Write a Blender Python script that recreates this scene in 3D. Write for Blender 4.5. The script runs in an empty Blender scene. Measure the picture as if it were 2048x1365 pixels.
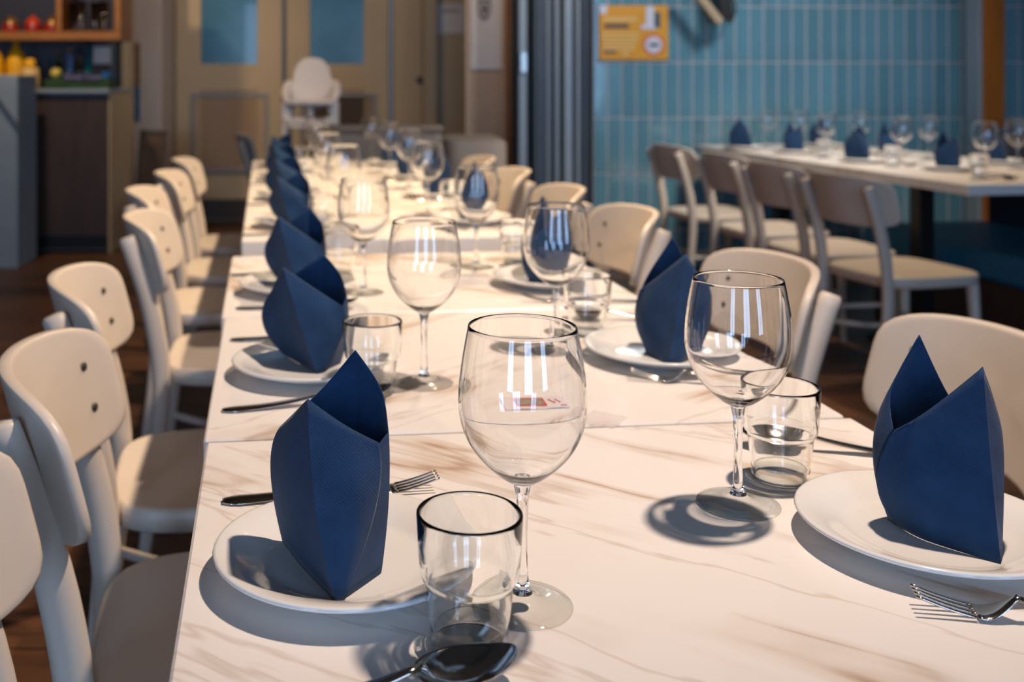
import bpy, math, random
from mathutils import Vector, Matrix
random.seed(7)
sc = bpy.context.scene
PI = math.pi
# ------------------------------------------------------------------ camera, world, lights
F, CX, Y0, HC = 2100.0, 765.0, 152.0, 1.15      # focal length and principal point in pixels of a 2048 wide frame, eye height
cam_d = bpy.data.cameras.new('camera'); cam = bpy.data.objects.new('camera', cam_d)
sc.collection.objects.link(cam); sc.camera = cam
cam.location = (0, 0, HC); cam.rotation_euler = (PI/2, 0, 0)
cam_d.sensor_fit = 'HORIZONTAL'; cam_d.sensor_width = 36; cam_d.lens = F/2048*36
cam_d.shift_x = (1024-CX)/2048; cam_d.shift_y = (Y0-682.5)/2048
cam_d.clip_start = 0.02
cam_d.dof.use_dof = True; cam_d.dof.focus_distance = 0.87; cam_d.dof.aperture_fstop = 5.6

w = bpy.data.worlds.new('world'); sc.world = w; w.use_nodes = True
bg = w.node_tree.nodes['Background']; bg.inputs[0].default_value = (0.42, 0.62, 1, 1); bg.inputs[1].default_value = 0.6

sc.view_settings.view_transform = 'Standard'; sc.view_settings.look = 'None'
sc.view_settings.gamma = 1; sc.view_settings.use_curve_mapping = False
sc.view_settings.exposure = 0.0
cy = sc.cycles
cy.use_denoising = True
try: cy.denoiser = 'OPENIMAGEDENOISE'
except Exception: pass
cy.max_bounces = 14; cy.transmission_bounces = 12; cy.glossy_bounces = 5; cy.diffuse_bounces = 4
cy.transparent_max_bounces = 16
cy.caustics_reflective = True; cy.caustics_refractive = True
cy.sample_clamp_indirect = 18.0; cy.blur_glossy = 0.6

WARM = (1.0, 0.79, 0.64); WARM2 = (1.0, 0.74, 0.48); BLUE = (0.42, 0.64, 1.0)
def spot(name, loc, target, power, size=100, radius=0.042, col=WARM, blend=0.6, caust=True):
    l = bpy.data.lights.new(name, 'SPOT'); l.energy = power; l.color = col
    l.spot_size = math.radians(size); l.spot_blend = blend; l.shadow_soft_size = radius
    if caust: l.cycles.is_caustics_light = True
    o = bpy.data.objects.new(name, l); sc.collection.objects.link(o); o.location = loc
    o.rotation_euler = (Vector(target)-Vector(loc)).to_track_quat('-Z', 'Y').to_euler()
    return o
def area(name, loc, rot, sx, sy, power, col):
    l = bpy.data.lights.new(name, 'AREA'); l.shape = 'RECTANGLE'; l.size = sx; l.size_y = sy
    l.energy = power; l.color = col
    o = bpy.data.objects.new(name, l); sc.collection.objects.link(o); o.location = loc; o.rotation_euler = rot
    return o
spot('track_spot_near', (0.72, 1.30, 2.60), (-0.05, 1.75, 0.75), 185, 98, blend=0.8)
spot('track_spot_far', (0.45, 3.70, 2.60), (-0.15, 3.5, 0.75), 290, 100, col=WARM2)
spot('track_spot_second_table', (2.15, 4.55, 2.60), (2.05, 4.6, 0.75), 115, 100, col=WARM2)
spot('fill_spot_doors', (-0.9, 6.2, 2.7), (-0.7, 8.3, 0.9), 38, 100, 0.08, WARM2, caust=False)  # wall-wash fill added to brighten the door wall
spot('fill_spot_doors', (0.7, 5.4, 2.7), (0.4, 8.3, 0.8), 32, 90, 0.08, WARM2, caust=False)  # second added fill for the door wall
spot('fill_spot_tiles', (2.3, 4.0, 2.7), (1.5, 6.3, 0.7), 150, 105, 0.25, (0.95, 0.97, 1.0), 1.0, caust=False)  # broad soft fill added so tiles and grout read brighter
spot('fill_spot_bar', (-2.2, 5.6, 2.6), (-2.2, 6.9, 1.3), 100, 90, 0.05, WARM2, caust=False)  # background fill added to brighten bar and shelf
# daylight through the three tall windows of the wall behind the camera
for k, x in enumerate((-2.1, 0.35, 2.7)):
    area('window_daylight', (x, -3.2, 1.55), (PI/2, 0, 0), 0.98, 1.96, 52, BLUE)

# ------------------------------------------------------------------ helpers
def P(px, py, z=0.75):
    d = F*(HC-z)/(py-Y0); return ((px-CX)*d/F, d)
def S(c):
    c = c/255.0; return c/12.92 if c <= 0.04045 else ((c+0.055)/1.055)**2.4
def rgb(r, g, b): return (S(r), S(g), S(b), 1)
def mesh(name, verts, faces, smooth=True):
    m = bpy.data.meshes.new(name); m.from_pydata([tuple(v) for v in verts], [], faces); m.update()
    if smooth:
        m.polygons.foreach_set('use_smooth', [True]*len(m.polygons))
    return m
def obj(name, m, mat=None, parent=None, loc=None, rot=None, **props):
    o = bpy.data.objects.new(name, m)
    if mat is not None and not (m and len(m.materials)): m.materials.append(mat)
    sc.collection.objects.link(o)
    if parent: o.parent = parent
    if loc: o.location = loc
    if rot is not None: o.rotation_euler = (0, 0, rot) if not hasattr(rot, '__len__') else rot
    for k, v in props.items(): o[k] = v
    return o
def tag(o, label, cat, group=None):
    o['label'] = label; o['category'] = cat
    if group: o['group'] = group
    return o
def thing(name, label, cat, loc=(0, 0, 0), rot=0, group=None):
    o = bpy.data.objects.new(name, None); sc.collection.objects.link(o)
    o.location = loc; o.rotation_euler = (0, 0, rot); o.empty_display_size = 0.05
    return tag(o, label, cat, group)
def dup(root, loc, rot, label, group=None, scale=None):
    r = root.copy(); sc.collection.objects.link(r); r.location = loc; r.rotation_euler = (0, 0, rot)
    if scale: r.scale = scale
    r['label'] = label
    if group: r['group'] = group
    elif 'group' in r: del r['group']
    for ch in list(root.children):
        c = ch.copy(); sc.collection.objects.link(c); c.parent = r
        for g in list(ch.children):
            d = g.copy(); sc.collection.objects.link(d); d.parent = c
    return r

class MB:
    def __init__(s): s.v = []; s.f = []
    def add(s, v, f):
        n = len(s.v); s.v += [tuple(p) for p in v]; s.f += [tuple(i+n for i in q) for q in f]; return s
    def box(s, x0, x1, y0, y1, z0, z1, M=None):
        v = [Vector(p) for p in ((x0,y0,z0),(x1,y0,z0),(x1,y1,z0),(x0,y1,z0),(x0,y0,z1),(x1,y0,z1),(x1,y1,z1),(x0,y1,z1))]
        if M: v = [M @ p for p in v]
        return s.add(v, [(0,3,2,1),(4,5,6,7),(0,1,5,4),(1,2,6,5),(2,3,7,6),(3,0,4,7)])
    def bbox(s, x0, x1, y0, y1, z0, z1, b=0.003, M=None):     # box with chamfered edges
        v = []; 
        for z, i in ((z0, b), (z0+b, 0), (z1-b, 0), (z1, b)):
            for (x, y) in ((x0+i,y0+b),(x0+b,y0+i),(x1-b,y0+i),(x1-i,y0+b),(x1-i,y1-b),(x1-b,y1-i),(x0+b,y1-i),(x0+i,y1-b)):
                v.append(Vector((x,y,z)))
        if M: v = [M @ p for p in v]
        f = [tuple(range(7,-1,-1)), tuple(range(24,32))]
        for r in range(3):
            for k in range(8):
                f.append((r*8+k, r*8+(k+1)%8, (r+1)*8+(k+1)%8, (r+1)*8+k))
        return s.add(v, f)
    def lathe(s, prof, n=48, c=(0,0,0), closed=False, M=None):
        """prof list of (r,z); r==0 makes a pole"""
        v = []; idx = []
        for (r, z) in prof:
            if r <= 1e-6: idx.append([len(v)]*n); v.append(Vector((c[0], c[1], c[2]+z)))
            else:
                st = len(v); idx.append([st+k for k in range(n)])
                for k in range(n):
                    a = 2*PI*k/n; v.append(Vector((c[0]+r*math.cos(a), c[1]+r*math.sin(a), c[2]+z)))
        f = []
        m = len(prof)
        for i in range(m if closed else m-1):
            A = idx[i]; B = idx[(i+1) % m]
            for k in range(n):
                k2 = (k+1) % n; q = []
                for t in (A[k], A[k2], B[k2], B[k]):
                    if t not in q: q.append(t)
                if len(q) > 2: f.append(tuple(q))
        if M: v = [M @ p for p in v]
        return s.add(v, f)
    def tube(s, pts, rad, n=12, flat=1.0):
        """pts path; rad radius or list; ends capped with a rounded tip"""
        pts = [Vector(p) for p in pts]
        if not hasattr(rad, '__len__'): rad = [rad]*len(pts)
        rings = []
        up0 = None
        def ring(p, t, r):
            nonlocal up0
            a = up0 - t*up0.dot(t) if up0 is not None else None
            if a is None or a.length < 1e-4:
                a = Vector((1, 0, 0)) - t*t.x
                if a.length < 0.1: a = Vector((0, 1, 0)) - t*t.y
            a.normalize(); up0 = a; b = t.cross(a)
            return [p + a*(r*math.cos(2*PI*k/n)) + b*(r*flat*math.sin(2*PI*k/n)) for k in range(n)]
        m = len(pts)
        for i, p in enumerate(pts):
            t = (pts[min(i+1, m-1)]-pts[max(i-1, 0)]).normalized()
            if i == 0: rings.append(ring(p-t*rad[0]*0.0, t, rad[0]*0.75)); p = p + t*rad[0]*0.25
            if i == m-1: p = p - t*rad[-1]*0.25
            rings.append(ring(p, t, rad[i]))
            if i == m-1: rings.append(ring(pts[-1], t, rad[-1]*0.75))
        v = [q for r in rings for q in r]; f = []
        for i in range(len(rings)-1):
            for k in range(n):
                f.append((i*n+k, i*n+(k+1) % n, (i+1)*n+(k+1) % n, (i+1)*n+k))
        f.append(tuple(range(n-1, -1, -1))); L = (len(rings)-1)*n; f.append(tuple(range(L, L+n)))
        return s.add(v, f)
    def slab(s, outline, fn, t, rings=(0.35, 0.7, 0.93), b=0.12):
        """outline (a,b) closed list; fn(a,b,side)->Vector front (side 0) / back (side 1) surface"""
        n = len(outline); v = []; lev = []
        ca = sum(p[0] for p in outline)/n; cb = sum(p[1] for p in outline)/n
        def add(sc_, side):
            st = len(v)
            for (a, bb) in outline: v.append(fn(ca+(a-ca)*sc_, cb+(bb-cb)*sc_, side))
            lev.append(st)
        e = t*0.35
        ext = max(max(abs(p[0]-ca) for p in outline), 1e-6)
        v.append(fn(ca, cb, 0)); 
        for r in rings: add(r, 0)
        add(1-e/ext, 0); add(1.0, b); add(1.0, 1-b); add(1-e/ext, 1)
        for r in reversed(rings): add(r, 1)
        v.append(fn(ca, cb, 1)); last = len(v)-1
        f = [(0, lev[0]+k, lev[0]+(k+1) % n) for k in range(n)]
        for i in range(len(lev)-1):
            for k in range(n):
                f.append((lev[i]+k, lev[i+1]+k, lev[i+1]+(k+1) % n, lev[i]+(k+1) % n))
        f += [(last, lev[-1]+(k+1) % n, lev[-1]+k) for k in range(n)]
        return s.add(v, f)
    def loft(s, secs):
        """secs list of (centre, halfwidth, halfthick, widthdir): flattened oval sections"""
        n = 10; v = []
        for (c, hw, ht, wd, nd) in secs:
            c = Vector(c)
            for k in range(n):
                a = 2*PI*k/n; ca = math.cos(a); sa = math.sin(a)
                ca = math.copysign(abs(ca)**0.7, ca)
                v.append(c + wd*(hw*ca) + nd*(ht*sa))
        f = []
        for i in range(len(secs)-1):
            for k in range(n):
                f.append((i*n+k, i*n+(k+1) % n, (i+1)*n+(k+1) % n, (i+1)*n+k))
        f.append(tuple(range(n-1, -1, -1))); L = (len(secs)-1)*n; f.append(tuple(range(L, L+n)))
        return s.add(v, f)
    def m(s, name, smooth=True, sharp=None):
        me = mesh(name, s.v, s.f, smooth)
        if smooth and sharp is not None:
            try: me.set_sharp_from_angle(angle=math.radians(sharp))
            except Exception: pass
        return me

def fix(me):     # consistent outward normals
    import bmesh
    b = bmesh.new(); b.from_mesh(me); bmesh.ops.recalc_face_normals(b, faces=b.faces); b.to_mesh(me); b.free(); return me

# ------------------------------------------------------------------ materials
def nd(nt, t, **kw):
    n = nt.nodes.new(t)
    for k, v in kw.items(): setattr(n, k, v)
    return n
def M(name, col, rough=0.5, metal=0.0, spec=0.5, trans=0, ior=1.5, coat=0, sheen=0, var=0.0, scale=8.0, bump=0.0, bscale=60.0, rnd=0.0, stretch=(1, 1, 1)):
    m = bpy.data.materials.new(name); m.use_nodes = True; nt = m.node_tree; b = nt.nodes['Principled BSDF']
    b.inputs['Base Color'].default_value = col; b.inputs['Roughness'].default_value = rough
    b.inputs['Metallic'].default_value = metal; b.inputs['IOR'].default_value = ior
    b.inputs['Specular IOR Level'].default_value = spec
    b.inputs['Transmission Weight'].default_value = trans; b.inputs['Coat Weight'].default_value = coat
    b.inputs['Sheen Weight'].default_value = sheen
    tc = nd(nt, 'ShaderNodeTexCoord'); mp = nd(nt, 'ShaderNodeMapping'); mp.inputs['Scale'].default_value = stretch
    nt.links.new(tc.outputs['Object'], mp.inputs[0])
    last = None
    if var or rnd:
        hsv = nd(nt, 'ShaderNodeHueSaturation'); hsv.inputs['Color'].default_value = col
        ad = nd(nt, 'ShaderNodeMath', operation='ADD'); ad.inputs[0].default_value = 1.0; ad.inputs[1].default_value = 0.0
        if var:
            nz = nd(nt, 'ShaderNodeTexNoise'); nz.inputs['Scale'].default_value = scale; nz.inputs['Detail'].default_value = 6
            nt.links.new(mp.outputs[0], nz.inputs[0])
            mr = nd(nt, 'ShaderNodeMapRange'); mr.inputs[1].default_value = 0.3; mr.inputs[2].default_value = 0.7
            mr.inputs[3].default_value = 1-var; mr.inputs[4].default_value = 1+var
            nt.links.new(nz.outputs[0], mr.inputs[0]); nt.links.new(mr.outputs[0], ad.inputs[0])
        if rnd:
            oi = nd(nt, 'ShaderNodeObjectInfo'); m2 = nd(nt, 'ShaderNodeMapRange')
            m2.inputs[3].default_value = -rnd; m2.inputs[4].default_value = rnd
            nt.links.new(oi.outputs['Random'], m2.inputs[0]); nt.links.new(m2.outputs[0], ad.inputs[1])
        nt.links.new(ad.outputs[0], hsv.inputs['Value']); nt.links.new(hsv.outputs[0], b.inputs['Base Color'])
    if bump:
        n2 = nd(nt, 'ShaderNodeTexNoise'); n2.inputs['Scale'].default_value = bscale; n2.inputs['Detail'].default_value = 4
        nt.links.new(mp.outputs[0], n2.inputs[0])
        bp = nd(nt, 'ShaderNodeBump'); bp.inputs['Strength'].default_value = bump; bp.inputs['Distance'].default_value = 0.002
        nt.links.new(n2.outputs[0], bp.inputs['Height']); nt.links.new(bp.outputs[0], b.inputs['Normal'])
    return m

m_paint = M('white chair paint', rgb(214, 201, 186), 0.38, var=0.03, scale=5, bump=0.05, bscale=40)
m_ceramic = M('glazed white ceramic', rgb(236, 234, 230), 0.12, spec=0.5, coat=0.3)
m_steel = M('polished stainless steel', rgb(190, 186, 180), 0.14, metal=1, var=0.05, scale=40)
m_bolt = M('dull zinc bolt', rgb(96, 92, 84), 0.45, metal=0.8)
m_black = M('black powder coated metal', rgb(24, 23, 24), 0.45, metal=0.3)
m_glass = M('clear glass', (1, 1, 1, 1), 0.0, trans=1, ior=1.5)
m_glass2 = M('thick clear glass', (0.99, 1, 0.995, 1), 0.0, trans=1, ior=1.5)

def thin_glass(name, edge, k):
    m = bpy.data.materials.new(name); m.use_nodes = True; nt = m.node_tree; nt.nodes.clear()
    out = nd(nt, 'ShaderNodeOutputMaterial'); mx = nd(nt, 'ShaderNodeMixShader'); tr = nd(nt, 'ShaderNodeBsdfTransparent'); gl = nd(nt, 'ShaderNodeBsdfGlossy')
    gl.inputs['Roughness'].default_value = 0.0
    lw = nd(nt, 'ShaderNodeLayerWeight'); lw.inputs[0].default_value = 0.5
    p5 = nd(nt, 'ShaderNodeMath', operation='POWER'); p5.inputs[1].default_value = 4.0; nt.links.new(lw.outputs['Facing'], p5.inputs[0])
    fr = nd(nt, 'ShaderNodeMath', operation='MULTIPLY_ADD'); fr.inputs[1].default_value = 0.85; fr.inputs[2].default_value = 0.025; nt.links.new(p5.outputs[0], fr.inputs[0])
    pe = nd(nt, 'ShaderNodeMath', operation='POWER'); pe.inputs[1].default_value = k; nt.links.new(lw.outputs['Facing'], pe.inputs[0])
    tm = nd(nt, 'ShaderNodeMix', data_type='RGBA'); tm.inputs[6].default_value = (0.995, 1, 0.998, 1); tm.inputs[7].default_value = edge
    nt.links.new(pe.outputs[0], tm.inputs[0]); nt.links.new(tm.outputs[2], tr.inputs[0])
    nt.links.new(fr.outputs[0], mx.inputs[0]); nt.links.new(tr.outputs[0], mx.inputs[1]); nt.links.new(gl.outputs[0], mx.inputs[2]); nt.links.new(mx.outputs[0], out.inputs[0])
    return m
m_thin = thin_glass('thin flat glass', (0.30, 0.34, 0.34, 1), 5.0); m_wall = thin_glass('thick tumbler base glass', (0.45, 0.50, 0.52, 1), 3.0)
def napkin_mat():
    m = bpy.data.materials.new('navy tissue napkin'); m.use_nodes = True; nt = m.node_tree; b = nt.nodes['Principled BSDF']
    b.inputs['Roughness'].default_value = 0.85; b.inputs['Sheen Weight'].default_value = 0.12
    b.inputs['Specular IOR Level'].default_value = 0.2
    uv = nd(nt, 'ShaderNodeUVMap')
    sep = nd(nt, 'ShaderNodeSeparateXYZ'); nt.links.new(uv.outputs[0], sep.inputs[0])
    def wave(sock, fr):
        a = nd(nt, 'ShaderNodeMath', operation='MULTIPLY'); a.inputs[1].default_value = fr*2*PI; nt.links.new(sock, a.inputs[0])
        s_ = nd(nt, 'ShaderNodeMath', operation='SINE'); nt.links.new(a.outputs[0], s_.inputs[0]); return s_.outputs[0]
    wx = wave(sep.outputs[0], 330); wy = wave(sep.outputs[1], 330)
    mu = nd(nt, 'ShaderNodeMath', operation='MULTIPLY'); nt.links.new(wx, mu.inputs[0]); nt.links.new(wy, mu.inputs[1])
    mx = nd(nt, 'ShaderNodeMath', operation='MAXIMUM'); mx.inputs[1].default_value = 0.25; nt.links.new(mu.outputs[0], mx.inputs[0])
    # coarse maze of dots: rows switched on and off
    vx = wave(sep.outputs[0], 62); vy = wave(sep.outputs[1], 62)
    mm = nd(nt, 'ShaderNodeMath', operation='MULTIPLY'); nt.links.new(vx, mm.inputs[0]); nt.links.new(vy, mm.inputs[1])
    gt = nd(nt, 'ShaderNodeMath', operation='GREATER_THAN'); gt.inputs[1].default_value = -0.15; nt.links.new(mm.outputs[0], gt.inputs[0])
    # the embossed band covers only the upper part of the sheet
    band = nd(nt, 'ShaderNodeMapRange'); band.inputs[1].default_value = 0.055; band.inputs[2].default_value = 0.062
    nt.links.new(sep.outputs[1], band.inputs[0])
    m3 = nd(nt, 'ShaderNodeMath', operation='MULTIPLY'); nt.links.new(mx.outputs[0], m3.inputs[0]); nt.links.new(gt.outputs[0], m3.inputs[1])
    m4 = nd(nt, 'ShaderNodeMath', operation='MULTIPLY'); nt.links.new(m3.outputs[0], m4.inputs[0]); nt.links.new(band.outputs[0], m4.inputs[1])
    bp = nd(nt, 'ShaderNodeBump'); bp.inputs['Strength'].default_value = 0.8; bp.inputs['Distance'].default_value = 0.0005; bp.invert = True
    nt.links.new(m4.outputs[0], bp.inputs['Height'])
    tc = nd(nt, 'ShaderNodeTexCoord'); nz = nd(nt, 'ShaderNodeTexNoise'); nz.inputs['Scale'].default_value = 38; nz.inputs['Detail'].default_value = 5
    nt.links.new(tc.outputs['Object'], nz.inputs[0])
    b2 = nd(nt, 'ShaderNodeBump'); b2.inputs['Strength'].default_value = 0.35; b2.inputs['Distance'].default_value = 0.002
    nt.links.new(nz.outputs[0], b2.inputs['Height']); nt.links.new(bp.outputs[0], b2.inputs['Normal']); nt.links.new(b2.outputs[0], b.inputs['Normal'])
    cr = nd(nt, 'ShaderNodeValToRGB'); cr.color_ramp.elements[0].color = rgb(20, 49, 82); cr.color_ramp.elements[1].color = rgb(28, 60, 96)
    cr.color_ramp.elements[0].position = 0.3; cr.color_ramp.elements[1].position = 0.7
    nt.links.new(nz.outputs[0], cr.inputs[0]); nt.links.new(cr.outputs[0], b.inputs['Base Color'])
    return m
m_napkin = napkin_mat()

def marble_mat(name, ang, seed):
    m = bpy.data.materials.new(name); m.use_nodes = True; nt = m.node_tree; b = nt.nodes['Principled BSDF']
    b.inputs['Roughness'].default_value = 0.32; b.inputs['Specular IOR Level'].default_value = 0.45
    tc = nd(nt, 'ShaderNodeTexCoord'); oi = nd(nt, 'ShaderNodeObjectInfo'); cmb = nd(nt, 'ShaderNodeCombineXYZ')
    ml = nd(nt, 'ShaderNodeMath', operation='MULTIPLY'); ml.inputs[1].default_value = 37.0
    nt.links.new(oi.outputs['Random'], ml.inputs[0]); nt.links.new(ml.outputs[0], cmb.inputs[0]); cmb.inputs[2].default_value = seed
    mp = nd(nt, 'ShaderNodeMapping'); nt.links.new(tc.outputs['Object'], mp.inputs[0]); nt.links.new(cmb.outputs[0], mp.inputs['Location'])
    r1 = nd(nt, 'ShaderNodeMapping'); r1.inputs['Rotation'].default_value = (0, 0, -math.radians(ang)); nt.links.new(mp.outputs[0], r1.inputs[0])
    r2 = nd(nt, 'ShaderNodeMapping'); r2.inputs['Scale'].default_value = (0.9, 5.5, 1.0); nt.links.new(r1.outputs[0], r2.inputs[0])
    def vein(scale, det, dist, width, power, off, rough=0.55):
        o_ = nd(nt, 'ShaderNodeMapping'); o_.inputs['Location'].default_value = (off, off*1.7, off); nt.links.new(r2.outputs[0], o_.inputs[0])
        nz = nd(nt, 'ShaderNodeTexNoise'); nz.inputs['Scale'].default_value = scale; nz.inputs['Detail'].default_value = det
        nz.inputs['Distortion'].default_value = dist; nz.inputs['Roughness'].default_value = rough
        nt.links.new(o_.outputs[0], nz.inputs[0])
        s1 = nd(nt, 'ShaderNodeMath', operation='SUBTRACT'); s1.inputs[1].default_value = 0.5; nt.links.new(nz.outputs[0], s1.inputs[0])
        ab = nd(nt, 'ShaderNodeMath', operation='ABSOLUTE'); nt.links.new(s1.outputs[0], ab.inputs[0])
        mr = nd(nt, 'ShaderNodeMapRange'); mr.inputs[1].default_value = 0.0; mr.inputs[2].default_value = width
        mr.inputs[3].default_value = 1.0; mr.inputs[4].default_value = 0.0; nt.links.new(ab.outputs[0], mr.inputs[0])
        pw = nd(nt, 'ShaderNodeMath', operation='POWER'); pw.inputs[1].default_value = power; nt.links.new(mr.outputs[0], pw.inputs[0])
        return pw.outputs[0]
    def mul(a, c):
        k = nd(nt, 'ShaderNodeMath', operation='MULTIPLY'); nt.links.new(a, k.inputs[0])
        if isinstance(c, float): k.inputs[1].default_value = c
        else: nt.links.new(c, k.inputs[1])
        return k.outputs[0]
    mk = nd(nt, 'ShaderNodeTexNoise'); mk.inputs['Scale'].default_value = 5.5; mk.inputs['Detail'].default_value = 3
    nt.links.new(r1.outputs[0], mk.inputs[0])
    mkr = nd(nt, 'ShaderNodeMapRange'); mkr.inputs[1].default_value = 0.46; mkr.inputs[2].default_value = 0.66; nt.links.new(mk.outputs[0], mkr.inputs[0])
    wide = mul(vein(0.95, 4, 0.25, 0.062, 1.3, 0.0), mkr.outputs[0]); thin = mul(mul(vein(0.95, 4, 0.25, 0.013, 1.0, 0.0), mkr.outputs[0]), 0.7)
    thin2 = mul(vein(1.0, 5, 0.3, 0.008, 1.0, 5.0), 0.35)
    mixa = nd(nt, 'ShaderNodeMix', data_type='RGBA'); mixa.inputs[6].default_value = rgb(240, 235, 230); mixa.inputs[7].default_value = rgb(206, 182, 160)
    nt.links.new(wide, mixa.inputs[0])
    mixb = nd(nt, 'ShaderNodeMix', data_type='RGBA'); mixb.inputs[7].default_value = rgb(164, 128, 98)
    nt.links.new(mixa.outputs[2], mixb.inputs[6]); nt.links.new(thin, mixb.inputs[0])
    mixc = nd(nt, 'ShaderNodeMix', data_type='RGBA'); mixc.inputs[7].default_value = rgb(176, 144, 116)
    nt.links.new(mixb.outputs[2], mixc.inputs[6]); nt.links.new(thin2, mixc.inputs[0]); nt.links.new(mixc.outputs[2], b.inputs['Base Color'])
    return m
m_marble = marble_mat('white marble laminate', -42, 0.3); m_marble2 = marble_mat('white marble laminate turned', 34, 2.6)
m_plank = M('dark oak floor board', rgb(84, 54, 34), 0.42, var=0.45, scale=3.5, rnd=0.4, stretch=(1.2, 14, 1), bump=0.1, bscale=20)
m_sub = M('dark floor joint', rgb(20, 14, 10), 0.8)
m_tile = M('teal glazed tile', rgb(100, 150, 168), 0.10, spec=0.8, var=0.12, scale=4, rnd=0.1, bump=0.25, bscale=9, coat=0.4)
m_grout = M('pale grout', rgb(192, 194, 200), 0.85, var=0.05)
m_cream = M('cream painted timber', rgb(184, 162, 130), 0.55, var=0.03, scale=3)
m_wallp = M('plain warm plaster', rgb(186, 160, 138), 0.75, var=0.04, scale=2)
m_greyw = M('pale grey plaster', rgb(184, 172, 166), 0.75, var=0.04, scale=2)
m_ceil = M('dark painted ceiling', rgb(92, 84, 76), 0.9, var=0.02)
m_darkw = M('dark walnut veneer', rgb(62, 46, 38), 0.5, var=0.2, scale=3, stretch=(10, 1, 1))
m_shelf = M('honey oak shelf', rgb(150, 96, 44), 0.45, var=0.15, scale=4, stretch=(1, 1, 8))
m_ochre = M('varnished orange timber', rgb(158, 92, 26), 0.4, var=0.15, scale=4, stretch=(8, 8, 1))
m_alu = M('brushed blue grey aluminium', rgb(150, 162, 172), 0.4, metal=0.15, var=0.08, scale=6, stretch=(20, 20, 1))
m_alud = M('dark anodised aluminium', rgb(84, 94, 106), 0.4, metal=0.1, var=0.08, scale=6)
m_pane = M('blue frosted pane', rgb(64, 118, 146), 0.2, var=0.25, scale=2.2, coat=0.3)
m_bench = M('teal leather', rgb(24, 104, 142), 0.45, var=0.12, scale=6, bump=0.1)
m_navy = M('navy fabric', rgb(16, 28, 52), 0.85, var=0.1)
m_sofa = M('stone grey upholstery', rgb(180, 164, 150), 0.8, var=0.05)
m_plastic = M('white plastic', rgb(226, 216, 210), 0.4)
m_counter = M('blue grey counter panel', rgb(138, 152, 164), 0.45, var=0.05)
m_paper = M('white paper', rgb(214, 208, 206), 0.8)
m_ink = M('grey ink', rgb(96, 92, 96), 0.8)
m_wslat = M('louvre timber', rgb(190, 162, 134), 0.55); m_lfr = M('grey louvre trim', rgb(142, 138, 136), 0.5)

# ------------------------------------------------------------------ the room
WB, WT = 8.3, 6.3        # depth of the door wall and of the tiled wall
def st(name, mb, mat, parent=None, smooth=False, **k):
    o = obj(name, mb.m(name, smooth, 30), mat, parent)
    if not parent: o['kind'] = 'structure'
    for a, b in k.items(): o[a] = b
    return o
floor = st('floor', MB().box(-4.2, 5.2, -3, WB+0.3, -0.12, -0.012), m_sub)
y = 1.2; r = 0; pw = 0.13
unit = {}
while y < WB-0.02:
    x = -3.9 + (-(r*0.77) % 2.2) - 2.2
    while x < 4.6:
        a, b_ = max(x, -3.9), min(x+2.2, 4.6)
        if b_-a > 0.05:
            L = round(b_-a, 3)
            if L not in unit: unit[L] = MB().bbox(0, L-0.003, 0, pw-0.004, -0.012, 0, 0.0015).m('plank', False)
            obj('plank', unit[L], m_plank, floor, (a, y, 0))
        x += 2.2
    y += pw; r += 1
st('ceiling', MB().box(-4.2, 5.2, -3, WB+0.3, 2.85, 3.0), m_ceil)
st('wall_left', MB().box(-4.2, -4.0, -3, WB+0.3, -0.1, 2.85), m_greyw)
st('wall_right', MB().box(5.0, 5.2, -3, WB+0.3, -0.1, 2.85), m_greyw)
# front wall behind the camera with three window openings
fw = MB()
xs = [-4.0, -2.6, -1.6, -0.15, 0.85, 2.2, 3.2, 5.0]
for i in range(0, 7, 2): fw.box(xs[i], xs[i+1], -3.1, -3.0, -0.1, 2.85)
for i in range(1, 6, 2): fw.box(xs[i], xs[i+1], -3.1, -3.0, -0.1, 0.55); fw.box(xs[i], xs[i+1], -3.1, -3.0, 2.55, 2.85)
st('wall_front', fw, m_greyw)
for i, n in zip(range(1, 6, 2), (1, 2, 3)):
    wf = MB(); a, b_ = xs[i], xs[i+1]
    for q in (a, (a+b_)/2-0.02, b_-0.04): wf.box(q, q+0.04, -3.08, -3.03, 0.55, 2.55)
    wf.box(a, b_, -3.08, -3.03, 0.55, 0.6); wf.box(a, b_, -3.08, -3.03, 2.5, 2.55)
    st('window_%d' % n, wf, m_black)

K = F/WB
def bx(px): return (px-CX)/K
def bz(py): return HC-(py-Y0)/K
wb = st('wall_back', MB().box(-4.0, 1.30, WB, WB+0.15, -0.1, 2.85), m_cream)
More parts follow.
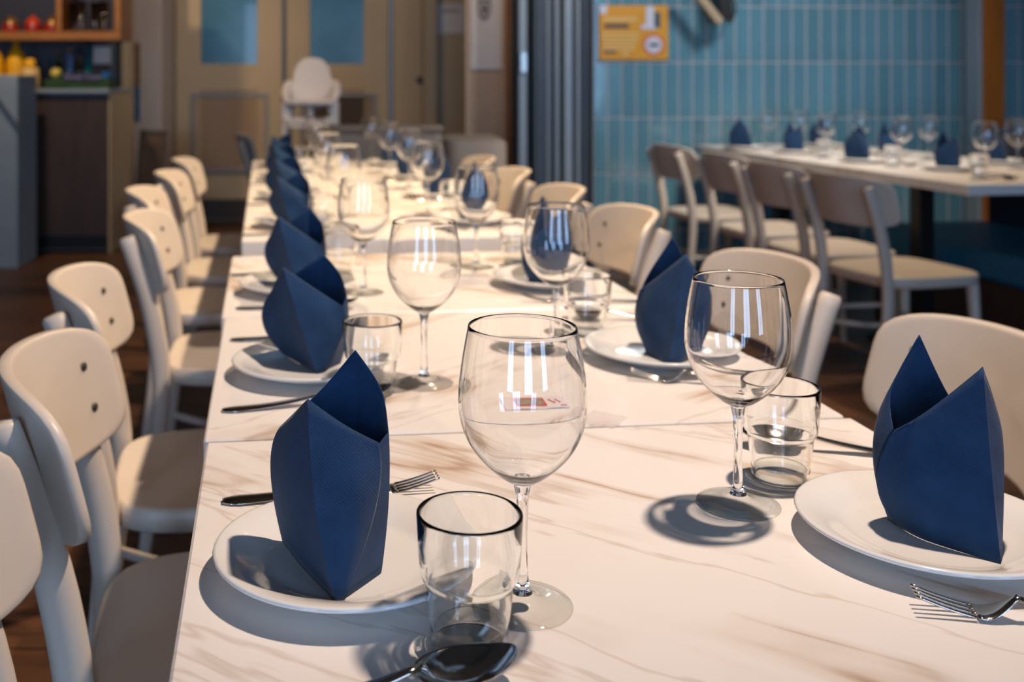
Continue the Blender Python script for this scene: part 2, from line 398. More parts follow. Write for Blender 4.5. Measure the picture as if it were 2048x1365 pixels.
# pale grey return wall left of the doors
st('trim_1', MB().bbox(bx(262), bx(350), WB-0.5, WB-0.002, 0, 2.85, 0.01), m_greyw)
def door(n, x0, x1, wx0, wx1, lx0, lx1):
    d = MB()
    D0, D1 = WB-0.05, WB-0.003
    zt = 2.15; wz = bz(128); lz1 = bz(186); lz0 = bz(343)
    d.box(x0, wx0, D0, D1, 0.02, zt); d.box(wx1, x1, D0, D1, 0.02, zt)
    d.box(wx0, wx1, D0, D1, lz1 if False else wz-0.21, wz); d.box(wx0, wx1, D0, D1, zt-0.12, zt)
    d.box(wx0, wx1, D0+0.02, D1, 0.02, wz-0.21)
    dr = st('door_%d' % n, d, m_cream)
    o = obj('pane', MB().box(wx0, wx1, D0+0.02, D0+0.03, wz, zt-0.12).m('pane', False), m_pane, dr)
    fr = MB(); e = 0.03; y0 = D0-0.012
    fr.box(lx0, lx0+e, y0, D0+0.019, lz0, lz1); fr.box(lx1-e, lx1, y0, D0+0.019, lz0, lz1)
    fr.box(lx0+e, lx1-e, y0, D0+0.019, lz0, lz0+e); fr.box(lx0+e, lx1-e, y0, D0+0.019, lz1-e, lz1)
    obj('louvre_frame', fr.m('louvre_frame', False), m_lfr, dr)
    sl = MB(); z = lz0+e
    while z < lz1-e-0.01:
        R = Matrix.Translation((0, D0+0.002, z+0.012)) @ Matrix.Rotation(math.radians(35), 4, 'X')
        sl.box(lx0+e, lx1-e, -0.010, 0.010, -0.003, 0.003, R); z += 0.0245
    q = obj('louvre_slats', sl.m('louvre_slats', False), m_wslat if n == 1 else M('dark louvre timber', rgb(92, 74, 58), 0.55), dr); q['kind'] = 'stuff'
    kp = MB().bbox(x0+0.02, x1-0.02, D0-0.008, D0-0.001, 0.03, bz(397), 0.002)
    obj('kick_plate', kp.m('kick_plate', False), M('dark kick plate', rgb(70, 56, 46), 0.4, metal=0.4), dr, label='dark metal kick plate')
    return dr
door(1, bx(354), bx(565), bx(404), bx(516), bx(384), bx(538))
door(2, bx(574), bx(776), bx(621), bx(728), bx(600), bx(753))
st('trim_2', MB().bbox(bx(566), bx(573), WB-0.06, WB-0.003, 0, 2.2, 0.004), m_alud)
st('trim_3', MB().bbox(bx(778), bx(785), WB-0.06, WB-0.003, 0, 2.85, 0.004), m_alu)
st('trim_4', MB().bbox(bx(846), bx(873), WB-0.09, WB-0.003, 0, 2.85, 0.008), m_cream)
o = st('door_3', MB().bbox(bx(786), bx(845), WB-0.04, WB-0.003, 0.0, 2.4, 0.004), m_cream)
obj('door_knob', fix(MB().lathe([(0, 0), (0.02, 0.004), (0.026, 0.02), (0.015, 0.035), (0, 0.037)], 16).m('door_knob')), m_bolt, o, (bx(846)-0.03, WB-0.04, bz(160)), (PI/2, 0, 0))
o = obj('notice', MB().bbox(bx(874), bx(928), WB-0.012, WB-0.006, bz(68), bz(8), 0.001).m('notice', False), m_paper)
tag(o, 'pale sheet of paper pinned to the ochre back wall', 'notice')
q = MB()
for i in range(2): q.box(bx(884), bx(918), WB-0.0155, WB-0.0125, bz(20)-i*0.018, bz(20)-i*0.018+0.007)
obj('printed_line', q.m('printed_line', False), m_ink, o)
# pink wall beside the folding partition with its trim and poster
def X(px, d): return (px-CX)*d/F
def Z(py, d): return HC-(py-Y0)*d/F
st('wall_back_middle', MB().box(X(931, 6.5), X(1012, 6.5), 6.5, 6.62, -0.1, 2.85), m_wallp)
st('trim_5', MB().bbox(X(1012, 6.45), X(1028, 6.45), 6.42, 6.62, 0, 2.85, 0.006), m_shelf)
o = obj('poster', MB().bbox(X(941, 6.5), X(1003, 6.5), 6.488, 6.496, Z(139, 6.5), Z(-30, 6.5), 0.001).m('poster', False), m_paper)
tag(o, 'long white poster with a small grey crest on the pink wall', 'poster')
q = MB(); cxp, czp = X(968, 6.5), Z(18, 6.5)
sh = [(0, -0.075), (0.03, -0.05), (0.043, 0), (0.04, 0.06), (-0.04, 0.06), (-0.043, 0), (-0.03, -0.05)]
for k in range(7):
    a, b_ = sh[k], sh[(k+1) % 7]
    q.add([(cxp+a[0], 6.486, czp+a[1]), (cxp+b_[0], 6.486, czp+b_[1]), (cxp+b_[0]*0.7, 6.486, czp+b_[1]*0.7), (cxp+a[0]*0.7, 6.486, czp+a[1]*0.7)], [(0, 1, 2, 3)])
q.box(cxp-0.015, cxp+0.018, 6.485, 6.487, czp-0.03, czp+0.03)
obj('crest', q.m('crest', False), m_ink, o)
# tiled wall
wt = st('wall_back_right', MB().box(1.26, 5.0, WT, WT+0.15, -0.1, 2.85), m_grout)
TP, TR = 0.085, 0.3335
tm = MB().bbox(0.0045, TP-0.0045, -0.006, 0.0, 0.0045, TR-0.0045, 0.002).m('tile', False)
z0 = Z(347, WT)-2*TR
xoff = X(1215.2, WT)
nt_ = 0
for i in range(-1, 32):
    for j in range(0, 6):
        x_ = xoff+i*TP
        if x_ < 1.25: continue
        zz = z0+(j-0)*TR
        if zz < -0.2: continue
        o = obj('tile', tm, m_tile, wt, (x_, WT, zz)); nt_ += 1
hi = MB()
for i in range(0, 43):
    for j in range(0, 8):
        x_ = xoff+i*TP; zz = z0+j*TR
        if (i < 32 and j < 6) or zz+TR > 2.85 or x_+TP > 5: continue
        hi.bbox(x_+0.0045, x_+TP-0.0045, WT-0.006, WT, zz+0.0045, zz+TR-0.0045, 0.002)
q = obj('outer_tiles', hi.m('outer_tiles', False), m_tile, wt); q['kind'] = 'stuff'
# timber column with its pale edge
col = st('pillar', MB().bbox(X(1958, 6.0), X(2000, 6.0), 5.95, 6.1, 0, 2.85, 0.006), m_ochre)
obj('pillar_edge', MB().bbox(X(1950, 6.0), X(1958, 6.0)-0.001, 5.96, 6.1, 0, 2.85, 0.004).m('pillar_edge', False), m_alu, col)

# ------------------------------------------------------------------ folding partition
fp = thing('folding_partition', 'dark aluminium folding partition stacked beside the teal tiled wall', 'partition', (0, 0, 0))
def rib(x0, x1, y, dep, mat, nm='panel_edge', label=None):
    o = obj(nm, MB().bbox(x0, x1-0.002, y, y+dep, 0.02, 2.8, 0.008).m(nm, False), mat, fp)
    if label: o['label'] = label
D = 6.15
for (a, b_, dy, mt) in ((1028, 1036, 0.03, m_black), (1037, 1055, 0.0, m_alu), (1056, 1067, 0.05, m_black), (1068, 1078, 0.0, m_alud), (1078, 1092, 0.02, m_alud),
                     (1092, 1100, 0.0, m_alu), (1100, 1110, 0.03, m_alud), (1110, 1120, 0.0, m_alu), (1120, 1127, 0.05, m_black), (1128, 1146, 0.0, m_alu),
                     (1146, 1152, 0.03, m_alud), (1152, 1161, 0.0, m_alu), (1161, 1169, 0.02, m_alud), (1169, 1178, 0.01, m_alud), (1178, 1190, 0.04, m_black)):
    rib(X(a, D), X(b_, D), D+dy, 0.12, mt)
lk = MB().bbox(X(1040, D), X(1053, D), D-0.02, D-0.001, Z(145, D), Z(104, D), 0.004)
obj('lock_case', lk.m('lock_case', False), m_steel, fp, label='bright steel lock case')

# ------------------------------------------------------------------ sign on the tiles
sy = WT-0.026
sg = thing('wall_notice', 'yellow printed notice with a round red bordered emblem on the tiles', 'sign', (0, 0, 0))
m_yel = M('amber print', rgb(226, 158, 26), 0.5, var=0.08, scale=5); m_pale = M('pale amber print', rgb(226, 186, 110), 0.5)
m_red = M('red print', rgb(214, 92, 60), 0.5); m_wp = M('white print', rgb(214, 216, 232), 0.5); m_navyp = M('dark print', rgb(86, 72, 70), 0.5)
obj('sheet', MB().bbox(X(1197, WT), X(1335, WT), sy+0.003, sy+0.011, Z(120, WT), Z(11, WT), 0.001).m('sheet', False), m_yel, sg)
def bar(px0, px1, py0, py1, mt, nm='printed_block', dy=0.0):
    obj(nm, MB().box(X(px0, WT), X(px1, WT), sy+dy, sy+0.0029+dy, Z(py1, WT), Z(py0, WT)).m(nm, False), mt, sg)
bar(1197, 1212, 11, 28, m_wp); bar(1204, 1272, 35, 43, m_pale); bar(1207, 1256, 48, 57, m_navyp)
for yy in (65, 73, 81, 89, 96): bar(1200+(yy > 80)*4, 1276-(yy-65)*0.3, yy, yy+5, m_pale)
bar(1206, 1230, 101, 107, m_navyp); bar(1244, 1254, 102, 113, m_pale)
bar(1290, 1306, 13, 50, m_wp); bar(1280, 1312, 50, 59, m_wp, dy=-0.003); bar(1307, 1318, 25, 56, M('slate print', rgb(70, 84, 92), 0.5), dy=-0.006)
def disc(px, py, r, mt, nm, dy):
    q = fix(MB().lathe([(0, 0), (r, 0), (r, 0.002), (0, 0.002)], 40).m(nm, False))
    obj(nm, q, mt, sg, (X(px, WT), sy+dy, Z(py, WT)), (PI/2, 0, 0))
disc(1305, 90, 0.064, m_red, 'emblem_ring', 0.0029); disc(1305, 90, 0.050, m_wp, 'emblem_disc', -0.0005)
obj('emblem_mark', MB().box(X(1296, WT), X(1315, WT), sy-0.0045, sy-0.0027, Z(93.5, WT), Z(87, WT)).m('emblem_mark', False), M('black print', rgb(40, 46, 46), 0.5), sg)

# wall speaker at the top edge
sp = thing('wall_speaker', 'black angled box with pale timber bracket high on the tiles', 'speaker', (0, 0, 0))
d = 6.05
R = Matrix.Translation((X(1448, d), d+0.05, Z(0, d))) @ Matrix.Rotation(math.radians(-4), 4, 'Y')
obj('speaker_box', MB().bbox(-0.035, 0.045, -0.06, 0.16, -0.12, 0.30, 0.006, R).m('speaker_box', False), m_black, sp)
R = Matrix.Translation((X(1418, d), d+0.0, Z(18, d))) @ Matrix.Rotation(math.radians(52), 4, 'Y')
obj('bracket', MB().bbox(-0.16, 0.10, -0.03, 0.03, -0.022, 0.022, 0.004, R).m('bracket', False), m_cream, sp, label='pale timber bracket arm')
c_ = [(X(1466, d)+0.045*math.sin(a), d+0.1, Z(14, d)+0.09*math.cos(a)) for a in [i*PI/8 for i in range(9)]]
obj('cable', MB().tube(c_, 0.006, 8).m('cable'), m_black, sp)

# ------------------------------------------------------------------ booth and back furniture
bo = thing('booth_sofa', 'stone grey upholstered booth back behind the far table end', 'sofa', (0, 0, 0))
def rbox(nm, x0, x1, y0, y1, z0, z1, mat, par, r=0.04):
    out = []
    for (cx_, cy_, a0) in ((x1-r, y1-r, 0), (x0+r, y1-r, PI/2), (x0+r, y0+r, PI), (x1-r, y0+r, 1.5*PI)):
        for k in range(6): out.append((cx_+r*math.cos(a0+k*PI/10), cy_+r*math.sin(a0+k*PI/10)))
    b = min(0.025, (z1-z0)*0.3); v = []
    cxx, cyy = (x0+x1)/2, (y0+y1)/2; n = len(out)
    for z, s_ in ((z0, 1), (z1-b, 1), (z1-b*0.3, 1-b*0.6/(x1-x0)), (z1, 1-2.4*b/(x1-x0))):
        for p in out: v.append((cxx+(p[0]-cxx)*s_, cyy+(p[1]-cyy)*s_, z))
    f = [tuple(range(n-1, -1, -1)), tuple(range(3*n, 4*n))]
    for i in range(3):
        for k in range(n): f.append((i*n+k, i*n+(k+1) % n, (i+1)*n+(k+1) % n, (i+1)*n+k))
    return obj(nm, mesh(nm, v, f, True), mat, par)
rbox('backrest', X(660, 5.9), X(884, 5.9), 5.85, 6.05, 0, Z(262, 5.9), m_sofa, bo)
rbox('end_arm', X(886, 5.9), X(1008, 5.9), 5.7, 6.35, 0, Z(280, 5.75), m_sofa, bo, 0.09)
rbox('seat', X(660, 5.9), X(884, 5.9), 5.35, 5.84, 0.05, 0.43, m_sofa, bo)
rbox('capping', X(660, 5.9)-0.005, X(884, 5.9)+0.005, 5.83, 6.07, Z(262, 5.9)+0.001, Z(256, 5.9)+0.012, m_wallp, bo)

# high chair
hd = 6.9
def hx(px): return X(px, hd)
def hz(py): return Z(py, hd)
hc = thing('high_chair', 'white plastic child high chair in front of the double doors', 'high chair', (hx(622), hd, 0))
def lx(px): return hx(px)-hx(622)
def shell_outline(n=40):
    o_ = []
    for k in range(n):
        a = 2*PI*k/n; c, s_ = math.cos(a), math.sin(a)
        hw = 0.125 if s_ > 0 else 0.155
        o_.append((hw*math.copysign(abs(c)**0.8, c), 0.17*math.copysign(abs(s_)**0.8, s_)))
    return o_
zc = hz(115)-0.17
obj('backrest', fix(MB().slab(shell_outline(), lambda a, b, s: Vector((a, 0.10-0.9*a*a+0.22*0+b*0.15+s*0.025, zc+b)), 0.025).m('backrest')), m_plastic, hc)
tray = [(0.175*math.copysign(abs(math.cos(2*PI*k/40))**0.6, math.cos(2*PI*k/40)), -0.05+0.12*math.copysign(abs(math.sin(2*PI*k/40))**0.6, math.sin(2*PI*k/40))) for k in range(40)]
obj('tray', fix(MB().slab(tray, lambda a, b, s: Vector((a, b, hz(200)-s*0.03)), 0.03).m('tray')), m_plastic, hc)
for s_ in (-1, 1):
    obj('armrest', MB().tube([(s_*0.12, 0.14, hz(165)), (s_*0.165, 0.1, hz(170)), (s_*0.17, -0.02, hz(188)), (s_*0.15, -0.1, hz(200))], [0.02, 0.028, 0.028, 0.02], 10).m('armrest'), m_plastic, hc)
    obj('leg', MB().tube([(s_*0.13, -0.08, hz(206)), (s_*0.16, -0.11, hz(260)), (s_*0.20, -0.14, 0.0)], [0.024, 0.024, 0.018], 10).m('leg'), m_plastic, hc)
    obj('leg', MB().tube([(s_*0.13, 0.12, hz(206)), (s_*0.16, 0.15, hz(260)), (s_*0.20, 0.2, 0.0)], [0.022, 0.022, 0.018], 10).m('leg'), m_plastic, hc)
seat_o = [(0.15*math.copysign(abs(math.cos(2*PI*k/40))**0.6, math.cos(2*PI*k/40)), 0.02+0.13*math.copysign(abs(math.sin(2*PI*k/40))**0.6, math.sin(2*PI*k/40))) for k in range(40)]
obj('seat', fix(MB().slab(seat_o, lambda a, b, s: Vector((a, b, hz(237)-s*0.03)), 0.03).m('seat')), m_plastic, hc)
obj('crotch_post', MB().tube([(0, -0.10, hz(203)), (0, -0.10, hz(238))], 0.022, 10).m('crotch_post'), m_plastic, hc)
obj('seat_front', MB().bbox(-0.16, 0.16, -0.145, -0.12, hz(246), hz(234), 0.006).m('seat_front', False), m_plastic, hc)
for s_ in (-1, 1): obj('side_panel', MB().bbox(s_*0.158-0.024, s_*0.158+0.024, -0.12, 0.12, hz(300), hz(204), 0.008).m('side_panel', False), m_plastic, hc)
obj('footrest', MB().bbox(-0.14, 0.14, -0.16, -0.06, hz(255), hz(248), 0.006).m('footrest', False), m_plastic, hc)

# leaning board, picture strips and a grey chair by the doors
d = 7.3
v = []
o = obj('menu_board', None)
bpy.data.objects.remove(o)
mb = thing('menu_board', 'dark framed timber board leaning on the grey wall', 'board', (0, 0, 0))
R = Matrix.Translation((X(290, d), d, 0)) @ Matrix.Rotation(math.radians(-7), 4, 'X') @ Matrix.Rotation(math.radians(3), 4, 'Y')
hb = Z(262, d)/math.cos(math.radians(7))
obj('board_panel', MB().box(-0.075, 0.075, -0.004, 0.01, 0.02, hb-0.02, R).m('board_panel', False), M('worn brown board', rgb(74, 56, 42), 0.7, var=0.4, scale=9), mb)
fr = MB()
for a in ((-0.095, -0.076, 0.0, hb), (0.076, 0.095, 0.0, hb), (-0.075, 0.075, 0.0, 0.019), (-0.075, 0.075, hb-0.019, hb)): fr.box(a[0], a[1], -0.012, 0.014, a[2], a[3], R)
obj('board_frame', fr.m('board_frame', False), m_darkw, mb)
d = 7.7785
o = obj('picture', MB().bbox(X(262, 8.3)+0.002, X(279, d), d, d+0.02, Z(241, d), Z(174, d), 0.002).m('picture', False), M('deep blue print', rgb(38, 94, 128), 0.5, var=0.3, scale=20)); tag(o, 'narrow deep blue picture beside the bar end post', 'picture')
o = obj('cork_panel', MB().bbox(X(262, 8.3)+0.002, X(279, d), d, d+0.02, Z(172, d), Z(85, d), 0.002).m('cork_panel', False), M('cork', rgb(112, 86, 66), 0.8, var=0.3, scale=30)); tag(o, 'narrow brown cork strip above the deep blue picture', 'panel')

# ------------------------------------------------------------------ bar
bd = 6.8
bc = thing('bar_cabinet', 'dark walnut bar cabinet with pale end panel', 'cabinet', (0, 0, 0))
obj('carcass', MB().bbox(X(34, bd), X(218, bd), bd, bd+0.5, 0.02, Z(187, bd), 0.003).m('carcass', False), m_alu, bc)
obj('door', MB().bbox(X(58, bd), X(218, bd), bd-0.02, bd-0.001, 0.12, Z(190, bd), 0.003).m('door', False), m_darkw, bc)
obj('filler_panel', MB().bbox(X(36, bd), X(57, bd), bd-0.018, bd-0.001, 0.03, Z(190, bd), 0.003).m('filler_panel', False), m_black, bc)
obj('plinth', MB().bbox(X(58, bd), X(218, bd), bd-0.014, bd-0.001, 0.03, 0.115, 0.002).m('plinth', False), m_black, bc)
hn = bc.children[1]
obj('handle', MB().tube([(X(52, bd)+0.04, bd-0.045, Z(200, bd)), (X(52, bd)+0.04, bd-0.045, Z(216, bd))], 0.008, 10).m('handle'), m_steel, hn, label='small bright handle')
obj('end_panel', MB().bbox(X(218, bd)+0.001, X(222, bd), bd-0.02, bd+0.5, 0, Z(187, bd), 0.003).m('end_panel', False), m_cream, bc)
ct = obj('countertop', MB().bbox(-3.0, X(223, bd), bd-0.06, bd+0.55, Z(186, bd), Z(178, bd), 0.004).m('countertop', False), m_counter); tag(ct, 'blue grey bar worktop over the dark cabinet', 'worktop')
tz = Z(178, bd)
st('trim_6', MB().bbox(X(252, 7.4), X(262, 7.4), 7.37, 7.5, 0, 2.85, 0.006), m_cream)
st('wall_back_left', MB().box(-4.0, X(252, 7.36)-0.005, 7.36, 7.5, -0.1, 2.85), M('slate blue plaster', rgb(96, 100, 108), 0.7, var=0.05))
pe = st('trim_7', MB().bbox(X(243, 7.32), X(257, 7.32), 7.30, 7.36, 0.0, 2.85, 0.005), m_cream)
pn = thing('counter_end', 'blue grey stone counter end at the left picture edge', 'counter', (0, 0, 0))
cd = 2415/(538-Y0)
obj('body', MB().bbox(-3.2, X(35, cd), cd, cd+0.35, 0, Z(150, cd), 0.005).m('body', False), m_counter, pn)
R = Matrix.Translation((X(8, cd), cd-0.004, Z(215, cd))) @ Matrix.Rotation(math.radians(55), 4, 'Y')
obj('brace_bar', MB().bbox(-0.22, 0.16, -0.008, 0.0, -0.012, 0.012, 0.002, R).m('brace_bar', False), m_alud, pn)
# open shelf
sh_ = thing('open_shelf', 'honey oak open shelf box above the bar', 'shelf', (0, 0, 0))
s0, s1 = Z(80, bd), Z(63, bd)
obj('shelf_board', MB().bbox(-3.0, X(241, bd), bd, bd+0.3, s0, s1, 0.003).m('shelf_board', False), m_shelf, sh_)
obj('divider', MB().bbox(X(112, bd), X(123, bd), bd, bd+0.3, s1+0.001, 1.95, 0.003).m('divider', False), m_shelf, sh_)
obj('side_panel', MB().bbox(X(229, bd), X(241, bd), bd, bd+0.3, s1+0.001, 1.95, 0.003).m('side_panel', False), m_shelf, sh_)
obj('top_board', MB().bbox(-3.0, X(241, bd), bd, bd+0.3, 1.951, 1.99, 0.003).m('top_board', False), m_shelf, sh_)
obj('back_panel', MB().box(-3.0, X(241, bd), bd+0.301, bd+0.31, s0, 1.99).m('back_panel', False), M('smoky shelf back', rgb(52, 54, 66), 0.3), sh_)
m_gold = M('brassy lid', rgb(214, 160, 96), 0.25, metal=0.9); m_redg = M('red glazed pot', rgb(150, 22, 26), 0.2, coat=0.4); m_or = M('orange red pot', rgb(190, 60, 28), 0.25, coat=0.4)
j0 = thing('lidded_jar', 'leftmost red pot with domed brass lid on the oak shelf', 'jar', (X(8, bd), bd+0.12, s1+0.001), 0, 'red jars on the shelf')
obj('pot', fix(MB().lathe([(0, 0), (0.045, 0), (0.053, 0.01), (0.055, 0.045), (0.05, 0.047), (0, 0.047)], 28).m('pot')), m_redg, j0)
obj('lid', fix(MB().lathe([(0, 0.048), (0.055, 0.048), (0.05, 0.065), (0.035, 0.085), (0.012, 0.096), (0.014, 0.108), (0, 0.112)], 28).m('lid')), m_gold, j0)
j1 = dup(j0, (X(53, bd), bd+0.13, s1+0.001), 0, 'middle pot with orange base and brass lid on the oak shelf', 'red jars on the shelf')
jm = j1.children[0].data.copy(); jm.materials.clear(); jm.materials.append(m_or); j1.children[0].data = jm
dup(j0, (X(93, bd), bd+0.12, s1+0.001), 0.4, 'red pot with brass lid next to the shelf divider', 'red jars on the shelf')
g0 = None
hb_mesh = fix(MB().lathe([(0, 0), (0.024, 0), (0.027, 0.01), (0.031, 0.2), (0.029, 0.2), (0.0245, 0.014), (0, 0.012)], 28).m('highball_glass'))
for (px, dy, lab) in ((149, 0.18, 'clear tall glass at the back left of the shelf cell'), (163, 0.06, 'clear tall glass at the front left of the shelf cell'),
                    (190, 0.18, 'clear tall glass at the back right of the shelf cell'), (208, 0.06, 'clear tall glass at the front right beside the shelf side')):
    tag(obj('highball_glass', hb_mesh, m_glass2, None, (X(px, bd+dy), bd+dy, s1+0.001)), lab, 'glass', 'tall glasses on the shelf')
# counter clutter
m_yb = M('lemon yellow plastic', rgb(240, 176, 10), 0.4, bump=0.3, bscale=90); m_creamp = M('cream plastic', rgb(206, 172, 112), 0.5)
def bottle(nm, px, dy, prof, mat, lab, cat='bottle', cap=None, grp=None):
    t = thing(nm, lab, cat, (X(px, bd+dy), bd+dy, tz+0.001), 0, grp)
    obj('body', fix(MB().lathe(prof, 24).m('body')), mat, t)
    if cap: obj('cap', fix(MB().lathe(cap[0], 20).m('cap')), cap[1], t)
    return t
ypro = [(0, 0), (0.06, 0), (0.066, 0.01)] + [(0.064+0.003*(i % 2), 0.02+i*0.018) for i in range(8)] + [(0.06, 0.19), (0.045, 0.24), (0.02, 0.275)]
ypro.append((0, 0.28))
bottle('squeeze_bottle', -13, 0.10, ypro, m_yb, 'yellow ribbed container cut by the left picture edge', 'container')
bottle('squeeze_bottle', 32, 0.16, ypro, m_yb, 'yellow ribbed domed container standing behind the cream tub', 'container', ([(0, 0.281), (0.018, 0.281), (0.018, 0.305), (0, 0.305)], m_yb))
bottle('sauce_tub', 60, 0.04, [(0, 0), (0.062, 0), (0.066, 0.02), (0.056, 0.135), (0.03, 0.14), (0, 0.14)], m_creamp, 'cream tub with a stubby yellow cap on the bar worktop', 'tub',
       ([(0, 0.141), (0.034, 0.141), (0.036, 0.15), (0.034, 0.185), (0.02, 0.195), (0, 0.195)], m_yb))
wine = [(0, 0), (0.034, 0), (0.037, 0.01), (0.036, 0.12), (0.016, 0.17), (0.013, 0.22), (0.013, 0.24), (0, 0.24)]
m_dg = M('dark green bottle glass', rgb(26, 34, 20), 0.15, coat=0.5); m_tg = M('teal bottle glass', rgb(12, 104, 112), 0.12, coat=0.5); m_bl = M('pale blue label', rgb(96, 132, 182), 0.5)
bottle('wine_bottle', 117, 0.2, wine, m_dg, 'dark green bottle with gold foil disc behind the crate', 'bottle', ([(0.0, 0.241), (0.014, 0.241), (0.014, 0.255), (0, 0.257)], m_gold))
bottle('slim_bottle', 140, 0.22, [(0, 0), (0.018, 0), (0.02, 0.01), (0.02, 0.2), (0.011, 0.22), (0.011, 0.24), (0, 0.24)], m_bl, 'slim pale blue bottle with copper neck', 'bottle', ([(0, 0.241), (0.012, 0.241), (0.012, 0.275), (0, 0.275)], m_gold))
bottle('wine_bottle', 158, 0.24, wine, M('brown bottle glass', rgb(58, 40, 28), 0.2, coat=0.4), 'brown bottle between the slim blue and the teal ones', 'bottle', ([(0.0, 0.241), (0.014, 0.241), (0.014, 0.27), (0, 0.272)], m_black))
bottle('wine_bottle', 178, 0.22, [(0, 0), (0.03, 0), (0.032, 0.01), (0.031, 0.17), (0.015, 0.21), (0.013, 0.29), (0, 0.29)], m_tg, 'tall teal glass bottle behind the lettered box', 'bottle', ([(0, 0.291), (0.015, 0.291), (0.015, 0.31), (0, 0.31)], m_black))
# number stand
ns = thing('card_stand', 'small white square card on a black foot among the bar bottles', 'card', (X(205, bd+0.19), bd+0.19, tz+0.001))
obj('foot', MB().bbox(-0.05, 0.04, -0.03, 0.03, 0, 0.162, 0.004).m('foot', False), m_black, ns)
obj('card', MB().bbox(-0.058, 0.058, -0.014, -0.004, 0.163, 0.278, 0.003).m('card', False), m_paper, ns)
# crate
cr = thing('drinks_box', 'navy and green printed drinks box on the bar worktop', 'box', (0, 0, 0))
cy0 = bd-0.04
obj('carton', MB().bbox(X(92, bd), X(222, bd), cy0, cy0+0.16, tz+0.001, Z(158, bd), 0.003).m('carton', False), M('green printed card', rgb(34, 66, 28), 0.6, var=0.4, scale=14), cr)
obj('name_band', MB().bbox(X(134, bd), X(206, bd), cy0-0.006, cy0+0.15, Z(163, bd), Z(145, bd), 0.002).m('name_band', False), M('navy printed card', rgb(22, 22, 52), 0.6), cr)
obj('blue_corner', MB().bbox(X(207, bd), X(221, bd), cy0-0.004, cy0+0.15, Z(157, bd), Z(144, bd), 0.002).m('blue_corner', False), M('bright blue card', rgb(10, 92, 150), 0.6), cr)
tcu = bpy.data.curves.new('lettering', 'FONT'); tcu.body = 'Moody Tower'; tcu.size = 0.043; tcu.extrude = 0.0008; tcu.align_x = 'CENTER'; tcu.align_y = 'CENTER'
tmp = bpy.data.objects.new('lettering_curve', tcu); sc.collection.objects.link(tmp)
lm = bpy.data.meshes.new_from_object(tmp.evaluated_get(bpy.context.evaluated_depsgraph_get())); bpy.data.objects.remove(tmp)
lm.name = 'lettering'; to = obj('lettering', lm, None, cr)
to.location = (X(170, bd), cy0-0.0075, Z(154, bd)); to.rotation_euler = (PI/2, 0, 0); lm.materials.clear(); lm.materials.append(M('lilac print', rgb(150, 150, 190), 0.5))
o = obj('fruit', fix(MB().lathe([(0, 0), (0.02, 0.004), (0.034, 0.025), (0.036, 0.04), (0.026, 0.062), (0, 0.07)], 20).m('fruit')), M('pale lemon skin', rgb(210, 190, 96), 0.4), None, (X(112, bd+0.05), bd+0.05, Z(158, bd)+0.001)); tag(o, 'pale yellow lemon resting on the green carton', 'fruit')

# ------------------------------------------------------------------ tables
TH = math.radians(6.4)
def uvec(th): return Vector((math.cos(th), math.sin(th), 0)), Vector((-math.sin(th), math.cos(th), 0))
def top_mesh(w_, l): return fix(MB().bbox(0, w_, -l, 0, -0.04, 0, 0.0025).m('tabletop', False))
tops = {}
def table(x, y, w_, l, th, label, grp, nth=0, co=None):
    """x, y: the far left corner"""
    t = thing('dining_table', label, 'table', (x, y, 0.75), th, grp)
    key = (w_, l); co = co or w_/2; fp_ = 0.13
    if key not in tops:
        tops[key] = (top_mesh(w_, l), MB().bbox(co-0.035, co+0.035, -l/2-0.035, -l/2+0.035, -0.735, -0.055, 0.004).m('column', False),
                     MB().bbox(co-fp_, co+fp_, -l/2-0.2, -l/2+0.2, -0.75, -0.735, 0.005).m('foot_plate', False),
                     MB().bbox(co-fp_, co+fp_, -l/2-0.03, -l/2+0.03, -0.0545, -0.0405, 0.003).m('top_bracket', False))
    tm_ = tops[key]
    if nth % 2 == 0: tt = tm_[0]
    else:
        tt = tm_[0].copy(); tt.materials.clear(); tt.materials.append(m_marble2)
    obj('tabletop', tt, m_marble, t)
    obj('column', tm_[1], m_black, t); obj('foot_plate', tm_[2], m_black, t); obj('top_bracket', tm_[3], m_black, t)
    return t
LG = 'marble tables joined into the long row'
table(-0.192, 1.146, 0.745, 0.59, TH, 'nearest white marble laminate table under the closest settings', LG)
table(-0.262, 1.737, 0.745, 0.588, TH, 'second white marble table from the camera in the long row', LG, 1)
table(-0.333, 2.325, 0.745, 0.585, TH, 'third marble table, just before the gap in the long row', LG)
u, v_ = uvec(TH)
names4 = ['first marble table beyond the gap in the long row', 'second marble table beyond the gap in the long row', 'third marble table beyond the gap in the long row', 'farthest marble table at the end of the long row']
for i in range(4):
    p = Vector((-0.341, 2.54, 0)) + v_*(0.615*(i+1)-0.003)
    table(p.x, p.y, 0.745, 0.61, TH, names4[i], LG, i)
T2 = math.radians(8.65); u2, v2_ = uvec(T2)
for i, lab in enumerate(('near marble table of the row by the teal wall', 'far marble table of the row by the teal wall')):
    p = Vector((2.15, 3.853, 0)) + v2_*(1.13*(i+1)-0.003)
    table(p.x, p.y, 0.92, 1.127, T2, lab, 'marble tables by the teal wall', i, 0.22)

# banquette by the tiled wall
bq = thing('banquette', 'teal leather banquette on a dark plinth under the second table', 'bench', (2.36, 4.1, 0), T2)
def bqm(nm, x0, x1, y0, y1, z0, z1, mat, b=0.02): obj(nm, MB().bbox(x0, x1, y0, y1, z0, z1, b).m(nm, True, 40), mat, bq)
bqm('seat_cushion', 0.06, 0.70, -0.9, 0.9, 0.33, 0.45, m_bench); bqm('plinth', 0.12, 0.70, -0.9, 0.9, 0.0, 0.325, m_darkw, 0.004); bqm('backrest', 0.71, 0.84, -0.9, 0.9, 0.0, 0.90, m_navy)

